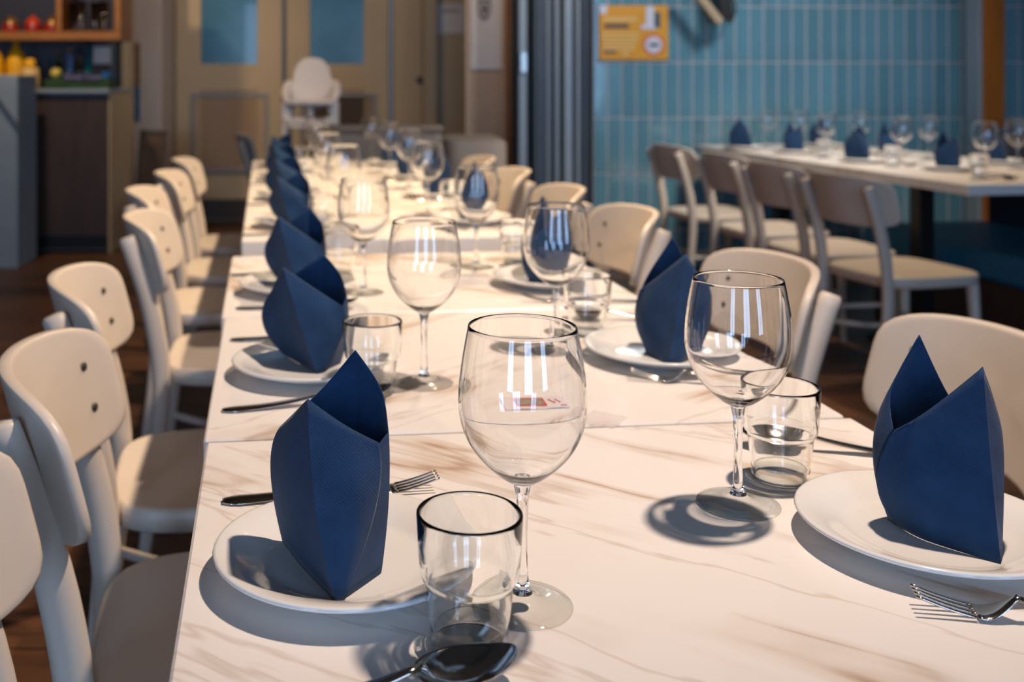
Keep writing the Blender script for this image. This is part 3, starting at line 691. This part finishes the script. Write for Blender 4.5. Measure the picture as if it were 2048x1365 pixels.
# ------------------------------------------------------------------ chairs
def superell(W, H, ex, n, cx=0.0, cy=0.0, fn=None):
    pts = []
    for k in range(720):
        a = 2*PI*k/720; c, s_ = math.cos(a), math.sin(a)
        x_ = W*math.copysign(abs(c)**ex, c); y_ = H*math.copysign(abs(s_)**ex, s_)
        if fn: x_, y_ = fn(x_, y_)
        pts.append((cx+x_, cy+y_))
    L = [0.0]
    for k in range(1, 721): L.append(L[-1]+math.dist(pts[k-1], pts[k % 720]))
    out = []; q = 0
    for k in range(n):
        t = L[-1]*k/n
        while L[q+1] < t: q += 1
        f = (t-L[q])/max(L[q+1]-L[q], 1e-9); a, b = pts[q], pts[(q+1) % 720]
        out.append((a[0]+(b[0]-a[0])*f, a[1]+(b[1]-a[1])*f))
    return out
def catmull(p, n):
    out = []
    P_ = [p[0]] + list(p) + [p[-1]]
    for i in range(1, len(P_)-2):
        for k in range(n):
            t = k/n; a, b, c, d_ = [Vector(q) for q in P_[i-1:i+3]]
            out.append(0.5*((2*b) + (c-a)*t + (2*a-5*b+4*c-d_)*t*t + (3*b-a-3*c+d_)*t**3))
    out.append(Vector(p[-1])); return out
def make_chair(label, group):
    t = thing('dining_chair', label, 'chair', (0, 0, 0), 0, group)
    # seat: soft square, front towards +x
    so = superell(0.205, 0.21, 0.46, 60, fn=lambda x_, y_: (x_, y_*(1.0 - 0.08*(0.5-x_/0.41))))
    def sf(a, b, s):
        r = math.hypot(a/0.2, b/0.2); dish = -0.007*max(0, 1-r*r)
        return Vector((a, b, (0.45+dish) if s == 0 else 0.45-0.04*s))
    obj('seat', fix(MB().slab(so, sf, 0.02, (0.3, 0.6, 0.85, 0.95)).m('seat')), m_paint, t)
    for s_ in (-1, 1):
        pts = catmull([(-0.245, s_*0.175, 0.0), (-0.215, s_*0.17, 0.25), (-0.205, s_*0.165, 0.43), (-0.232, s_*0.165, 0.60), (-0.287, s_*0.165, 0.765)], 5)
        rad = [0.015+0.008*min(1, i/12.0) - 0.003*max(0, (i-14)/6) for i in range(len(pts))]
        obj('leg', fix(MB().tube(pts, rad, 14, 0.78).m('leg')), m_paint, t)
        pts = [(0.185, s_*0.178, 0.0), (0.170, s_*0.168, 0.25), (0.162, s_*0.162, 0.412)]
        obj('leg', fix(MB().tube(pts, [0.013, 0.018, 0.021], 14).m('leg')), m_paint, t)
        arc = catmull([(-0.212, s_*0.160, 0.235), (-0.07, s_*0.09, 0.22), (0.05, s_*0.09, 0.22), (0.168, s_*0.160, 0.235)], 6)
        obj('stretcher', fix(MB().tube(arc, 0.010, 10).m('stretcher')), m_paint, t)
    arc = catmull([(-0.208, -0.155, 0.30), (-0.208, 0, 0.30), (-0.208, 0.155, 0.30)], 4)
    # curved plywood backrest
    W, H = 0.208, 0.086
    bo_ = superell(W, H, 0.40, 72, fn=lambda y_, h_: (y_, h_+0.006*(1-(y_/W)**2)*(1 if h_ > 0 else 0.2)))
    def bf(a, b, s):
        x_ = -0.278+0.085*(abs(a)/W)**2.0 - 0.26*b
        sl = 2*0.085*a/W**2
        n_ = Vector((-1, sl, 0)).normalized()
        return Vector((x_, a, 0.708+b)) + n_*(0.016*s)
    br = obj('backrest', fix(MB().slab(bo_, bf, 0.012, (0.25, 0.5, 0.75, 0.93)).m('backrest')), m_paint, t)
    bm_ = fix(MB().lathe([(0, 0), (0.0062, 0), (0.0062, 0.002), (0.004, 0.0032), (0, 0.0032)], 14).m('bolt'))
    for s_ in (-1, 1):
        for b in (-0.028, 0.030):
            p = bf(s_*0.156, b, 0)
            sl = 2*0.085*s_*0.156/W**2
            nrm = Vector((1, -sl, 0.26)).normalized()
            obj('bolt', bm_, m_bolt, br, tuple(p), tuple(nrm.to_track_quat('Z', 'Y').to_euler()))
    return t
ORD = ['first', 'second', 'third', 'fourth', 'fifth', 'sixth', 'seventh']
def edgeL(z): return -0.1937-0.118*(z-1.146)
LCH = [(0.875, 0.022, 0, 'white chair cut off by the bottom left corner, only backrest and leg'),
       (1.37, 0.055, 3, 'white chair on the left with two backrest bolts, nearest whole one'),
       (1.90, 0.008, 4, 'white chair second behind the corner one on the left side'),
       (2.70, 0.035, 0, 'white chair on the left opposite the gap between tables'),
       (3.30, -0.035, 1, 'white chair on the left, third counting from the far end'),
       (3.88, -0.005, 0, 'white chair on the left, next to the farthest one'),
       (4.48, 0.01, 0, 'farthest white chair on the left side of the long row')]
c0 = None
for (zc_, dx, dr, lab) in LCH:
    loc = (edgeL(zc_)+dx-0.0, zc_, 0.0); rt = TH*0.9+math.radians(dr)
    if c0 is None:
        c0 = make_chair(lab, 'chairs on the left of the long row'); c0.location = loc; c0.rotation_euler = (0, 0, rt)
    else: dup(c0, loc, rt, lab, 'chairs on the left of the long row')
def edgeR(z): return 0.5534-0.113*(z-1.2156)
for (zc_, dx, dr, lab) in ((1.41, 0.032, -4, 'white chair behind the nearest right napkin, cut by the frame'),
                       (1.99, 0.025, 0, 'white chair on the right behind the nearer right wine glass'),
                       (2.75, 0.02, 0, 'white chair on the right opposite the gap between tables'),
                       (3.30, 0.0, 0, 'white chair on the right partly behind the second right glass'),
                       (3.93, -0.01, 0, 'white chair on the right, next to the farthest'),
                       (4.52, -0.01, 0, 'farthest white chair on the right side of the long row')):
    dup(c0, (edgeR(zc_)+dx+0.0, zc_, 0), PI+TH*0.9+math.radians(dr), lab, 'chairs on the right of the long row')
for (x_, y_, a, lab) in ((1.90, 3.85, 16, 'white chair at the second table nearest the camera, seat in full view'),
                     (1.84, 4.33, 10, 'second white chair from the camera at the table by the tiles'),
                     (1.81, 4.87, 9, 'third white chair from the camera at the table by the tiles'),
                     (1.73, 5.47, 10, 'white chair nearest the tiled wall, farthest at the second table')):
    dup(c0, (x_, y_, 0), math.radians(a), lab, 'chairs at the table by the tiled wall')
# grey chair far left by the doors
gx = dup(c0, (X(486, 6.4)+0.27, 6.4, 0), math.radians(8), 'grey chair standing before the louvred doors behind the long row')
del_g = M('grey chair paint', rgb(170, 160, 150), 0.5)
for ch in gx.children:
    dm = ch.data.copy(); dm.materials.clear(); dm.materials.append(del_g); ch.data = dm

# ------------------------------------------------------------------ tableware
TZ = 0.7503
def rrect(prof): return prof
N = 64
bowl_out = [(0.0062, 0.0921), (0.0090, 0.0930), (0.0150, 0.0965), (0.0230, 0.1027), (0.0312, 0.1105), (0.0390, 0.1205), (0.0450, 0.1330), (0.0478, 0.1455), (0.0483, 0.1550), (0.0475, 0.1700), (0.0455, 0.1860), (0.0430, 0.2000), (0.0410, 0.2105)]
def smooth_prof(p, n=4): return [(max(0, q.x), q.y) for q in catmull([(a, b, 0) for a, b in p], n)]
def bowl_mesh():
    o_ = smooth_prof(bowl_out, 3)
    t_ = lambda z: 0.0012 + 0.0035*max(0, (0.112-z)/0.02)**1.5
    inner = [(max(r-(0.0012 if z > 0.11 else 0.0014), 0), z+(0 if z > 0.12 else 0.0)) for r, z in o_ if z > 0.0995]
    inn = smooth_prof([(0.0409-0.0012, 0.2105), (0.0418, 0.2), (0.0443, 0.186), (0.0463, 0.17), (0.0471, 0.155), (0.0466, 0.1458), (0.0437, 0.1337), (0.0377, 0.1217), (0.0298, 0.1119), (0.0215, 0.1045), (0.0125, 0.0997), (0.005, 0.0980)], 3)
    prof = [(0, 0.0922)] + o_ + [(0.0406, 0.2112), (0.0400, 0.2112)] + inn + [(0, 0.0977)]
    return fix(MB().lathe(prof, N).m('bowl'))
stem_m = fix(MB().lathe([(0, 0.0918)] + smooth_prof([(0.0068, 0.0918), (0.0060, 0.088), (0.0046, 0.080), (0.0040, 0.060), (0.0040, 0.035), (0.0050, 0.018), (0.0078, 0.0100)], 3) + [(0, 0.0100)], 32).m('stem'))
foot_m = fix(MB().lathe([(0, 0.0006), (0.012, 0.0003), (0.0365, 0.0), (0.0378, 0.0004), (0.0380, 0.0012), (0.0374, 0.0018), (0.030, 0.0026), (0.020, 0.0040), (0.013, 0.0062), (0.0090, 0.0088), (0.0082, 0.0097), (0, 0.0097)], N).m('foot'))
bowl_m = bowl_mesh()
g_first = None
CAST = []
def wine_glass(x, y, lab, grp, s=1.0):
    global g_first
    if g_first is None:
        t = thing('wine_glass', lab, 'wine glass', (x, y, TZ), 0, grp)
        for nm, mm in (('bowl', bowl_m), ('stem', stem_m), ('foot', foot_m)):
            q = obj(nm, mm, m_thin if nm == 'foot' else m_glass, t); CAST.append(q)
        g_first = t
    else:
        t = dup(g_first, (x, y, TZ), random.uniform(0, 6), lab, grp); CAST.extend(t.children)
    return t
# tumbler: pressed wall with a stacking step, thick clear base, rounded rim
tw = [(0.0250, 0.0004), (0.0264, 0.0004), (0.0273, 0.0030), (0.0276, 0.0080), (0.0282, 0.0160), (0.0300, 0.0300), (0.0312, 0.0415), (0.0320, 0.0440), (0.0344, 0.0468), (0.0353, 0.0500), (0.0368, 0.0700), (0.0377, 0.0895),
      (0.0375, 0.0912), (0.0363, 0.0920), (0.0350, 0.0912), (0.0346, 0.0890), (0.0338, 0.0700), (0.0322, 0.0500), (0.0308, 0.0462), (0.0296, 0.0430), (0.0286, 0.0400), (0.0272, 0.0280), (0.0262, 0.0160), (0.0256, 0.0080), (0.0246, 0.0030)]
tum_wall = fix(MB().lathe(tw, N, closed=True).m('wall'))
tum_base = fix(MB().lathe([(0, 0.0012), (0.0190, 0.0012), (0.0225, 0.0010), (0.0240, 0.0016), (0.0250, 0.0060), (0.0252, 0.0110), (0.0246, 0.0122), (0.0230, 0.0110), (0.0212, 0.0100), (0.0190, 0.0094), (0, 0.0094)], N).m('base'))
t_first = None
def tumbler(x, y, lab, grp):
    global t_first
    if t_first is None:
        t = thing('tumbler', lab, 'tumbler', (x, y, TZ), 0, grp)
        CAST.append(obj('wall', tum_wall, m_glass2, t)); obj('base', tum_base, m_wall, t); t_first = t
    else:
        t = dup(t_first, (x, y, TZ), 0, lab, grp); CAST.extend(c for c in t.children if c.name.startswith('wall'))
    return t
plate_m = fix(MB().lathe([(0, 0.0025), (0.05, 0.0025), (0.055, 0.0), (0.060, 0.0), (0.063, 0.0035), (0.085, 0.0095), (0.1045, 0.0175), (0.1075, 0.0190), (0.1082, 0.0205), (0.1070, 0.0220), (0.1045, 0.0222),
                        (0.088, 0.0170), (0.076, 0.0125), (0.071, 0.0098), (0.066, 0.0080), (0.06, 0.0074), (0, 0.0070)], 96).m('plate'))
RECV = []
def plate(x, y, lab, grp):
    q = obj('plate', plate_m, m_ceramic, None, (x, y, TZ)); tag(q, lab, 'plate', grp); RECV.append(q); return q

# cutlery, local x: handle end at 0, tip at +L
Lc = 0.205
def sect(x, z, hw, ht, dz): # section with normal from slope dz
    nrm = Vector((-dz, 0, 1)).normalized()
    return ((x, 0, z), hw, ht, Vector((0, 1, 0)), nrm)
def handle_m(L0, zneck, neck_w):
    ss = []
    n = 16
    for i in range(n+1):
        t = i/n; x = L0*t
        hw = 0.0095*(1-t)**0.8*(1.0) + neck_w
        if i == 0: hw *= 0.45
        if i == 1: hw *= 0.85
        z = 0.0016+ (zneck)*(t**2.4)
        dz = zneck*2.4*(t**1.4)/L0
        ss.append(sect(x, z, hw, 0.0013+0.0006*t, dz))
    return fix(MB().loft(ss).m('handle'))
spoon_handle = handle_m(0.140, 0.0145, 0.0027); fork_handle = handle_m(0.135, 0.0135, 0.0030)
def spoon_bowl():
    out = []
    for k in range(44):
        a = 2*PI*k/44; c, s_ = math.cos(a), math.sin(a)
        wv = 0.0230*(1-0.17*(c))
        out.append((0.172+0.036*c, wv*s_))
    def fn(a, b, s):
        u_ = (a-0.172)/0.036; v__ = b/0.0230; r2 = min(1.0, u_*u_+v__*v__)
        z = 0.0125 + 0.0032*u_ + 0.0022*u_*u_ - 0.0112*(1-r2)
        return Vector((a, b, z + 0.0004 - (0.0012*s)))
    m_ = MB().slab(out, fn, 0.0012, (0.2, 0.4, 0.6, 0.8, 0.92), 0.1)
    ss = []
    for i in range(7):
        t = i/6; x = 0.1402 + 0.0075*t; z = 0.0159 + (-0.0052)*t*t
        ss.append(sect(x, z, 0.0029+0.0065*t*t, 0.0017-0.0007*t, -0.4*t))
    m_.loft(ss)
    return fix(m_.m('bowl'))
def fork_head():
    m_ = MB(); ss = []
    zf = lambda x: 0.0148*(max(0, (0.160-x)/0.0245)**1.6 if x < 0.160 else 0) + 0.0022 + 0.0105*max(0, (x-0.158)/0.047)**1.5
    for i in range(12):
        t = i/11; x = 0.1355+0.0295*t
        ss.append(sect(x, zf(x), 0.0032+0.0088*math.sin(min(1, t*1.25)*PI/2)**1.6, 0.0016-0.0004*t, (zf(x+0.001)-zf(x-0.001))/0.002))
    m_.loft(ss); return fix(m_.m('head')), zf
fh_m, zf = fork_head()
tine_ms = []
for k in range(4):
    ss = []
    y_ = (k-1.5)*0.0066
    for i in range(9):
        t = i/8; x = 0.1655+0.041*t
        q = sect(x, zf(x), 0.0019*(1-0.55*t), 0.0010, (zf(x+0.001)-zf(x-0.001))/0.002)
        ss.append(((x, y_*(1-0.05*t), q[0][2]),)+q[1:])
    tine_ms.append(fix(MB().loft(ss).m('tine')))
sb_m = spoon_bowl()
def place_cut(kind, a, b, lab, grp):
    """a: handle end (x,y), b: tip (x,y)"""
    ang = math.atan2(b[1]-a[1], b[0]-a[0])
    t = thing(kind, lab, kind, (b[0]-Lc*math.cos(ang), b[1]-Lc*math.sin(ang), TZ), ang, grp)
    if kind == 'spoon':
        obj('handle', spoon_handle, m_steel, t); obj('bowl', sb_m, m_steel, t)
    else:
        obj('handle', fork_handle, m_steel, t); obj('head', fh_m, m_steel, t)
        for tm2 in tine_ms: obj('tine', tm2, m_steel, t)
    return t

# napkins
def leaf(cols, nu=7, nv=18):
    """cols: list of (bottom, mid, top); returns grid mesh with uv in metres"""
    rows = []
    bot = catmull([c[0] for c in cols], nu); mid = catmull([c[1] for c in cols], nu); top = catmull([c[2] for c in cols], nu)
    return bot, mid, top
def napkin_part(nm, cols, sharp=()):
    # piecewise: keep creases at the columns listed in sharp
    segs = []; st_ = 0
    for i in list(sharp)+[len(cols)-1]:
        segs.append(cols[st_:i+1]); st_ = i
    grid = []
    nv = 16
    us = []
    for s_ in segs:
        if len(s_) < 2: continue
        b, m_, t_ = leaf(s_)
        if grid: b, m_, t_ = b[1:], m_[1:], t_[1:]
        for i in range(len(b)):
            col_ = []
            for k in range(nv+1):
                t = k/nv
                # quadratic through bottom, mid (t=.5), top
                p = b[i]*((1-t)*(1-2*t)) + m_[i]*(4*t*(1-t)) + t_[i]*(t*(2*t-1))
                col_.append(p)
            grid.append(col_)
    V = [tuple(p) for c in grid for p in c]; Fc = []; n1 = nv+1
    for i in range(len(grid)-1):
        for k in range(nv): Fc.append((i*n1+k, (i+1)*n1+k, (i+1)*n1+k+1, i*n1+k+1))
    me = mesh(nm, V, Fc, True)
    uvl = me.uv_layers.new(name='UVMap')
    ulen = [0.0]
    for i in range(1, len(grid)): ulen.append(ulen[-1] + (grid[i][nv//2]-grid[i-1][nv//2]).length)
    for poly in me.polygons:
        for li in poly.loop_indices:
            vi = me.loops[li].vertex_index; i, k = divmod(vi, n1)
            uvl.data[li].uv = (ulen[i], grid[i][k].z)
    cols_i = []; acc = 0
    for s_ in segs[:-1]: acc += (len(s_)-1)*7; cols_i.append(acc)
    at = me.attributes.new('sharp_edge', 'BOOLEAN', 'EDGE')
    for e in me.edges:
        a, b_ = e.vertices; ia, ib = a//n1, b_//n1
        if ia == ib and ia in cols_i: at.data[e.index].value = True
    return me
V3 = Vector
A_front = [((-.058, .040, 0), (-.068, .038, .062), (-.060, .036, .098)),
           ((-.036, -.010, 0), (-.050, -.004, .066), (-.047, .010, .117)),
           ((-.008, -.062, 0), (-.024, -.050, .062), (-.033, -.014, .137)),
           ((-.005, -.061, 0), (.006, -.038, .066), (-.004, -.018, .118)),
           ((-.003, -.060, 0), (.022, -.022, .058), (.023, -.010, .101))]
A_back = [((-.004, -.056, 0), (.008, -.032, .050), (.019, -.008, .094)),
          ((.024, -.014, 0), (.030, .002, .052), (.030, .010, .102)),
          ((.016, .022, 0), (.024, .030, .070), (.024, .028, .132)),
          ((.000, .038, 0), (.004, .046, .080), (.003, .036, .162)),
          ((-.024, .046, 0), (-.028, .050, .070), (-.026, .044, .126)),
          ((-.056, .041, 0), (-.067, .041, .060), (-.058, .038, .098))]
B_front = [((-.030, .012, 0), (-.047, .014, .038), (-.037, .002, .086)),
           ((-.020, -.018, 0), (-.028, -.014, .052), (-.010, -.006, .108)),
           ((.018, -.060, 0), (.024, -.036, .070), (.031, -.012, .145)),
           ((.032, -.036, 0), (.050, -.010, .070), (.052, .004, .100)),
           ((.036, .000, 0), (.052, .018, .050), (.048, .024, .084))]
B_back = [((.034, .004, 0), (.048, .022, .050), (.044, .028, .082)),
          ((.020, .030, 0), (.024, .044, .070), (.028, .038, .106)),
          ((-.004, .040, 0), (-.002, .046, .080), (.002, .036, .160)),
          ((-.028, .030, 0), (-.038, .034, .068), (-.026, .030, .112)),
          ((-.029, .013, 0), (-.045, .016, .038), (-.036, .006, .084))]
def skew(cols, dx=0.0, s=1.0):
    return cols
C_front = [((-.045, .035, 0), (-.075, .037, .046), (-.062, .030, .090)),
           ((-.022, -.008, 0), (-.042, -.004, .060), (-.052, .010, .112)),
           ((.009, -.062, 0), (-.018, -.044, .068), (-.042, -.005, .131)),
           ((.012, -.060, 0), (.020, -.042, .062), (-.002, -.016, .106)),
           ((.016, -.057, 0), (.042, -.034, .048), (.041, -.024, .080))]
C_back = [((.013, -.054, 0), (.036, -.032, .038), (.038, -.022, .074)),
          ((.036, -.008, 0), (.046, .000, .045), (.044, .000, .090)),
          ((.030, .020, 0), (.038, .030, .060), (.034, .030, .114)),
          ((.000, .045, 0), (.006, .050, .070), (.010, .044, .141)),
          ((-.030, .050, 0), (-.042, .050, .060), (-.036, .044, .108)),
          ((-.044, .037, 0), (-.072, .040, .045), (-.059, .034, .088))]
napC = (napkin_part('front_fold', C_front, (2,)), napkin_part('back_fold', C_back, (1, 3)))
napA = (napkin_part('front_fold', A_front, (2,)), napkin_part('back_fold', A_back, (1, 3)))
napB = (napkin_part('front_fold', B_front, (2,)), napkin_part('back_fold', B_back, (2,)))
def napkin(kind, x, y, lab, grp, rot=0.0, s=(1, 1, 1)):
    t = thing('napkin', lab, 'napkin', (x, y, TZ+0.0080), rot, grp); t.scale = s
    for nm, me in zip(('front_fold', 'back_fold'), kind):
        q = obj(nm, me, m_napkin, t)
        md = q.modifiers.new('thick', 'SOLIDIFY'); md.thickness = 0.0012; md.offset = -1 if nm == 'front_fold' else 1
    return t

G = lambda k: k+' on the long row of tables'
LW = ['nearest', 'second', 'third', 'fourth', 'fifth', 'sixth', 'farthest']
# plate x,y ; napkin x,y,rot,scale ; glass x,y ; tumbler x,y ; fork (handle, tip) ; spoon (handle, tip)
left = [dict(p=(-.0282, .850), n=(-.026, .842, 0, (1, 1, 1)), g=(.1055, .7925), t=(.0615, .742), f=((-.161, .981), (.052, 1.018)), s=((-.108, .640), (.0865, .701))),
        dict(p=(-.094, 1.413), n=(-.094, 1.440, 0, (1, .95, 1)), g=(.054, 1.364), t=(-.0126, 1.324), f=((-.2298, 1.585), (-.025, 1.60)), s=((-.197, 1.248), (.008, 1.30))),
        dict(p=(-.158, 1.946), n=(-.153, 1.962, math.radians(-5), (1, .95, 1)), g=(-.035, 1.935), t=(-.085, 2.10), f=((-.305, 2.10), (-.10, 2.13)), s=((-.252, 1.835), (-.046, 1.81))),
        ]
for zc_ in (2.80, 3.42, 4.03, 4.66):
    ex = -0.341-0.113*(zc_-2.54)
    gz = {2.80: (-.105, 2.86), 3.42: (-.18, 3.45), 4.03: (-.240, 4.07), 4.66: (-.305, 4.72)}[zc_]
    left.append(dict(p=(ex+.135, zc_), n=(ex+.133, zc_, random.uniform(-.3, .3), (1, 1, random.uniform(.93, 1.02))), g=gz, t=(gz[0]-.05, gz[1]-.16),
                     f=((ex+.02, zc_+.15), (ex+.22, zc_+.17)), s=((ex+.02, zc_-.17), (ex+.22, zc_-.15))))
right = [dict(p=(.4687, .900), n=(.478, .902, 0, (1, 1, 1)), g=(.3315, .979), t=(.396, 1.045), f=((.604, .738), (.400, .788)), s=((.594, 1.088), (.389, 1.138))),
         dict(p=(.394, 1.483), n=(.400, 1.483, math.radians(-28), (1.0, 1, 1.0)), g=(.254, 1.535), t=(.318, 1.63), f=((.53, 1.335), (.327, 1.385)), s=((.505, 1.70), (.302, 1.735))),
         dict(p=(.319, 2.007), n=(.315, 2.000, math.radians(10), (1, 1, 1)), g=(.196, 2.165), t=(.262, 2.22), f=((.455, 1.90), (.25, 1.88)), s=((.44, 2.17), (.24, 2.275)))]
right[2]['f'] = ((.452, 1.858), (.247, 1.858)); right[2]['s'] = ((.445, 2.148), (.345, 2.33)) 
right[2]['s'] = ((.44, 2.155), (.235, 2.12)); right[2]['g'] = (.196, 2.19); right[2]['t'] = (.285, 2.235)
for (zc_, gx_, gz_) in ((2.86, .130, 3.03), (3.47, .096, 3.74), (4.10, .030, 4.30), (4.70, -.050, 4.90)):
    ex = 0.404-0.113*(zc_-2.62)
    right.append(dict(p=(ex-.135, zc_), n=(ex-.135, zc_, random.uniform(-.3, .3), (1, 1, random.uniform(.95, 1.03))), g=(gx_, gz_), t=(gx_+.075, gz_+.055),
                      f=((ex-.01, zc_-.15), (ex-.21, zc_-.13)), s=((ex-.01, zc_+.15), (ex-.21, zc_+.16))))
left[2]['s'] = ((-.252, 1.80), (-.046, 1.802))
def settings(lst, side, kind):
    for i, d_ in enumerate(lst):
        w_ = LW[i]
        plate(*d_['p'], '%s white plate of the %s side, long table row, under a napkin' % (w_, side), G('plates'))
        extra = {('left', 0): 'navy embossed paper napkin folded upright, nearest on the left side', ('right', 0): 'navy paper napkin with two sharp peaks nearest the right edge',
                 ('left', 1): 'navy napkin standing second on the left side with a pale lit facet', ('right', 1): 'navy napkin second on the right, behind the nearer right wine glass'}
        napkin(napC if (side == 'left' and i > 0) else kind, d_['n'][0], d_['n'][1], extra.get((side, i), '%s navy napkin standing on the %s side of the long row' % (w_, side)), G('napkins'), d_['n'][2], d_['n'][3])
        wine_glass(*d_['g'], '%s stemmed wine glass of the %s side, long table row' % (w_, side), G('wine glasses'))
        tumbler(*d_['t'], '%s stackable clear tumbler of the %s side, long table row' % (w_, side), G('tumblers'))
        place_cut('fork', *d_['f'], '%s steel fork of the %s side, long table row' % (w_, side), G('forks'))
        place_cut('spoon', *d_['s'], '%s steel spoon of the %s side, long table row' % (w_, side), G('spoons'))
settings(left, 'left', napA); settings(right, 'right', napB)

# printed sugar sachet seen through the nearest glass, and the clear film beside it
sx, sy_ = P(1075, 815)
m_film = M('clear wrapper film', rgb(236, 230, 228), 0.2); m_film.node_tree.nodes['Principled BSDF'].inputs['Alpha'].default_value = 0.18; m_wrap = M('pale lilac wrapper', rgb(236, 228, 230), 0.25)
def sheetm(nm, w_, h_, th=0.0006, wob=0.0006):
    v = []; f = []; nx = 12
    for i in range(nx+1):
        for (yy, zz) in ((-h_/2, th), (h_/2, th), (h_/2, 0), (-h_/2, 0)):
            v.append((-w_/2+w_*i/nx, yy, zz+wob*(1+math.sin(i*1.1+yy*90)*0.8)))
    for i in range(nx):
        for k in range(4): f.append((i*4+k, i*4+(k+1) % 4, (i+1)*4+(k+1) % 4, (i+1)*4+k))
    f += [(3, 2, 1, 0), (nx*4, nx*4+1, nx*4+2, nx*4+3)]
    return fix(mesh(nm, v, f, False))
sa = thing('sachet', 'small flat sachet with red printed frame behind the nearest wine glass', 'sachet', (sx, sy_, TZ), math.radians(4))
obj('wrapper', sheetm('wrapper', 0.092, 0.050), m_wrap, sa)
m_rp = M('orange red ink', rgb(226, 84, 52), 0.5); m_gp = M('grey brown print', rgb(150, 138, 122), 0.6, var=0.4, scale=300)
q = MB()
for (a, b_, c, e) in ((-0.028, 0.012, 0.0140, 0.0165), (-0.028, 0.012, -0.0165, -0.0140), (-0.028, -0.0262, -0.0140, 0.0140), (0.0102, 0.012, -0.0140, 0.0140)): q.box(a, b_, c, e, 0.0020, 0.0024)
obj('red_frame', q.m('red_frame', False), m_rp, sa)
obj('print_panel', MB().box(-0.0255, 0.0095, -0.0125, 0.0125, 0.0019, 0.0022).m('print_panel', False), m_gp, sa)
q = MB()
for (a, c) in ((0.0185, 0.006), (0.0205, 0.001), (0.0225, -0.004), (0.0285, 0.006), (0.0305, 0.001), (0.0325, -0.004), (0.0245, -0.006)): q.box(a, a+0.0022, c, c+0.005, 0.0020, 0.0024)
q.box(0.032, 0.042, -0.0185, -0.0165, 0.0020, 0.0024)
obj('red_marks', q.m('red_marks', False), m_rp, sa)
sx, sy_ = P(1205, 840)
o = obj('plastic_film', sheetm('plastic_film', 0.045, 0.05, 0.0004, 0.0004), m_film, None, (sx, sy_, TZ), math.radians(-35)); tag(o, 'crumpled clear plastic film lying between the two nearest wine glasses', 'wrapper')

# ------------------------------------------------------------------ second table settings
GT = lambda k: k+' on the table by the tiles'
for i, (px, zz, rot, lab) in enumerate(((1488, 5.72, 0.5, 'navy napkin at the far left corner of the second table'), (1588, 5.42, 0.2, 'navy napkin second from the far corner of the second table'),
                             (1725, 4.85, 0.1, 'navy napkin mid way along the near side of the second table'), (1895, 4.45, 0.0, 'largest navy napkin on the second table, near its front corner'),
                             (1648, 5.88, 0.3, 'small navy napkin behind the third glass of the second table'), (1778, 5.30, 0.2, 'navy napkin on the wall side behind a glass, second table'),
                             (1996, 4.78, 0.2, 'navy napkin on the bench side near the timber pillar'))):
    x_ = X(px, zz)
    plate(x_, zz, 'white plate under the '+lab.replace('navy ', ''), GT('plates'))
    napkin(napB if i % 2 else napA, x_, zz, lab, GT('napkins'), rot, (1, 1, 1))
for i, (px, zz) in enumerate(((1535, 5.82), (1600, 5.66), (1652, 5.28), (1722, 5.50), (1803, 4.78), (1857, 5.02), (1970, 4.28), (2035, 4.52))):
    wine_glass(X(px, zz), zz, '%s wine glass counted from the far left end of the second table' % (['first', 'second', 'third', 'fourth', 'fifth', 'sixth', 'seventh', 'eighth'][i]), GT('wine glasses'))
for (px, zz, lab) in ((1648, 5.10, 'tumbler by the third glass on the second table'), (1785, 4.63, 'tumbler by the fifth glass on the second table'), (1958, 4.14, 'tumbler near the front corner of the second table')):
    tumbler(X(px, zz), zz, lab, GT('tumblers'))
place_cut('spoon', (2.505, 4.64), (2.305, 4.665), 'spoon by the fifth glass of the second table', GT('spoons'))
place_cut('spoon', (X(1900, 4.12), 4.02), (X(1990, 4.15)+0.03, 4.05), 'spoon beside the front tumbler of the second table', GT('spoons'))

# caustics through the glassware near the camera
for o in CAST:
    p = o.parent or o
    if p.location.y < 2.6: o.cycles.is_caustics_caster = True
for o in bpy.data.objects:
    if o.name.startswith(('tabletop', 'plate')): o.cycles.is_caustics_receiver = True
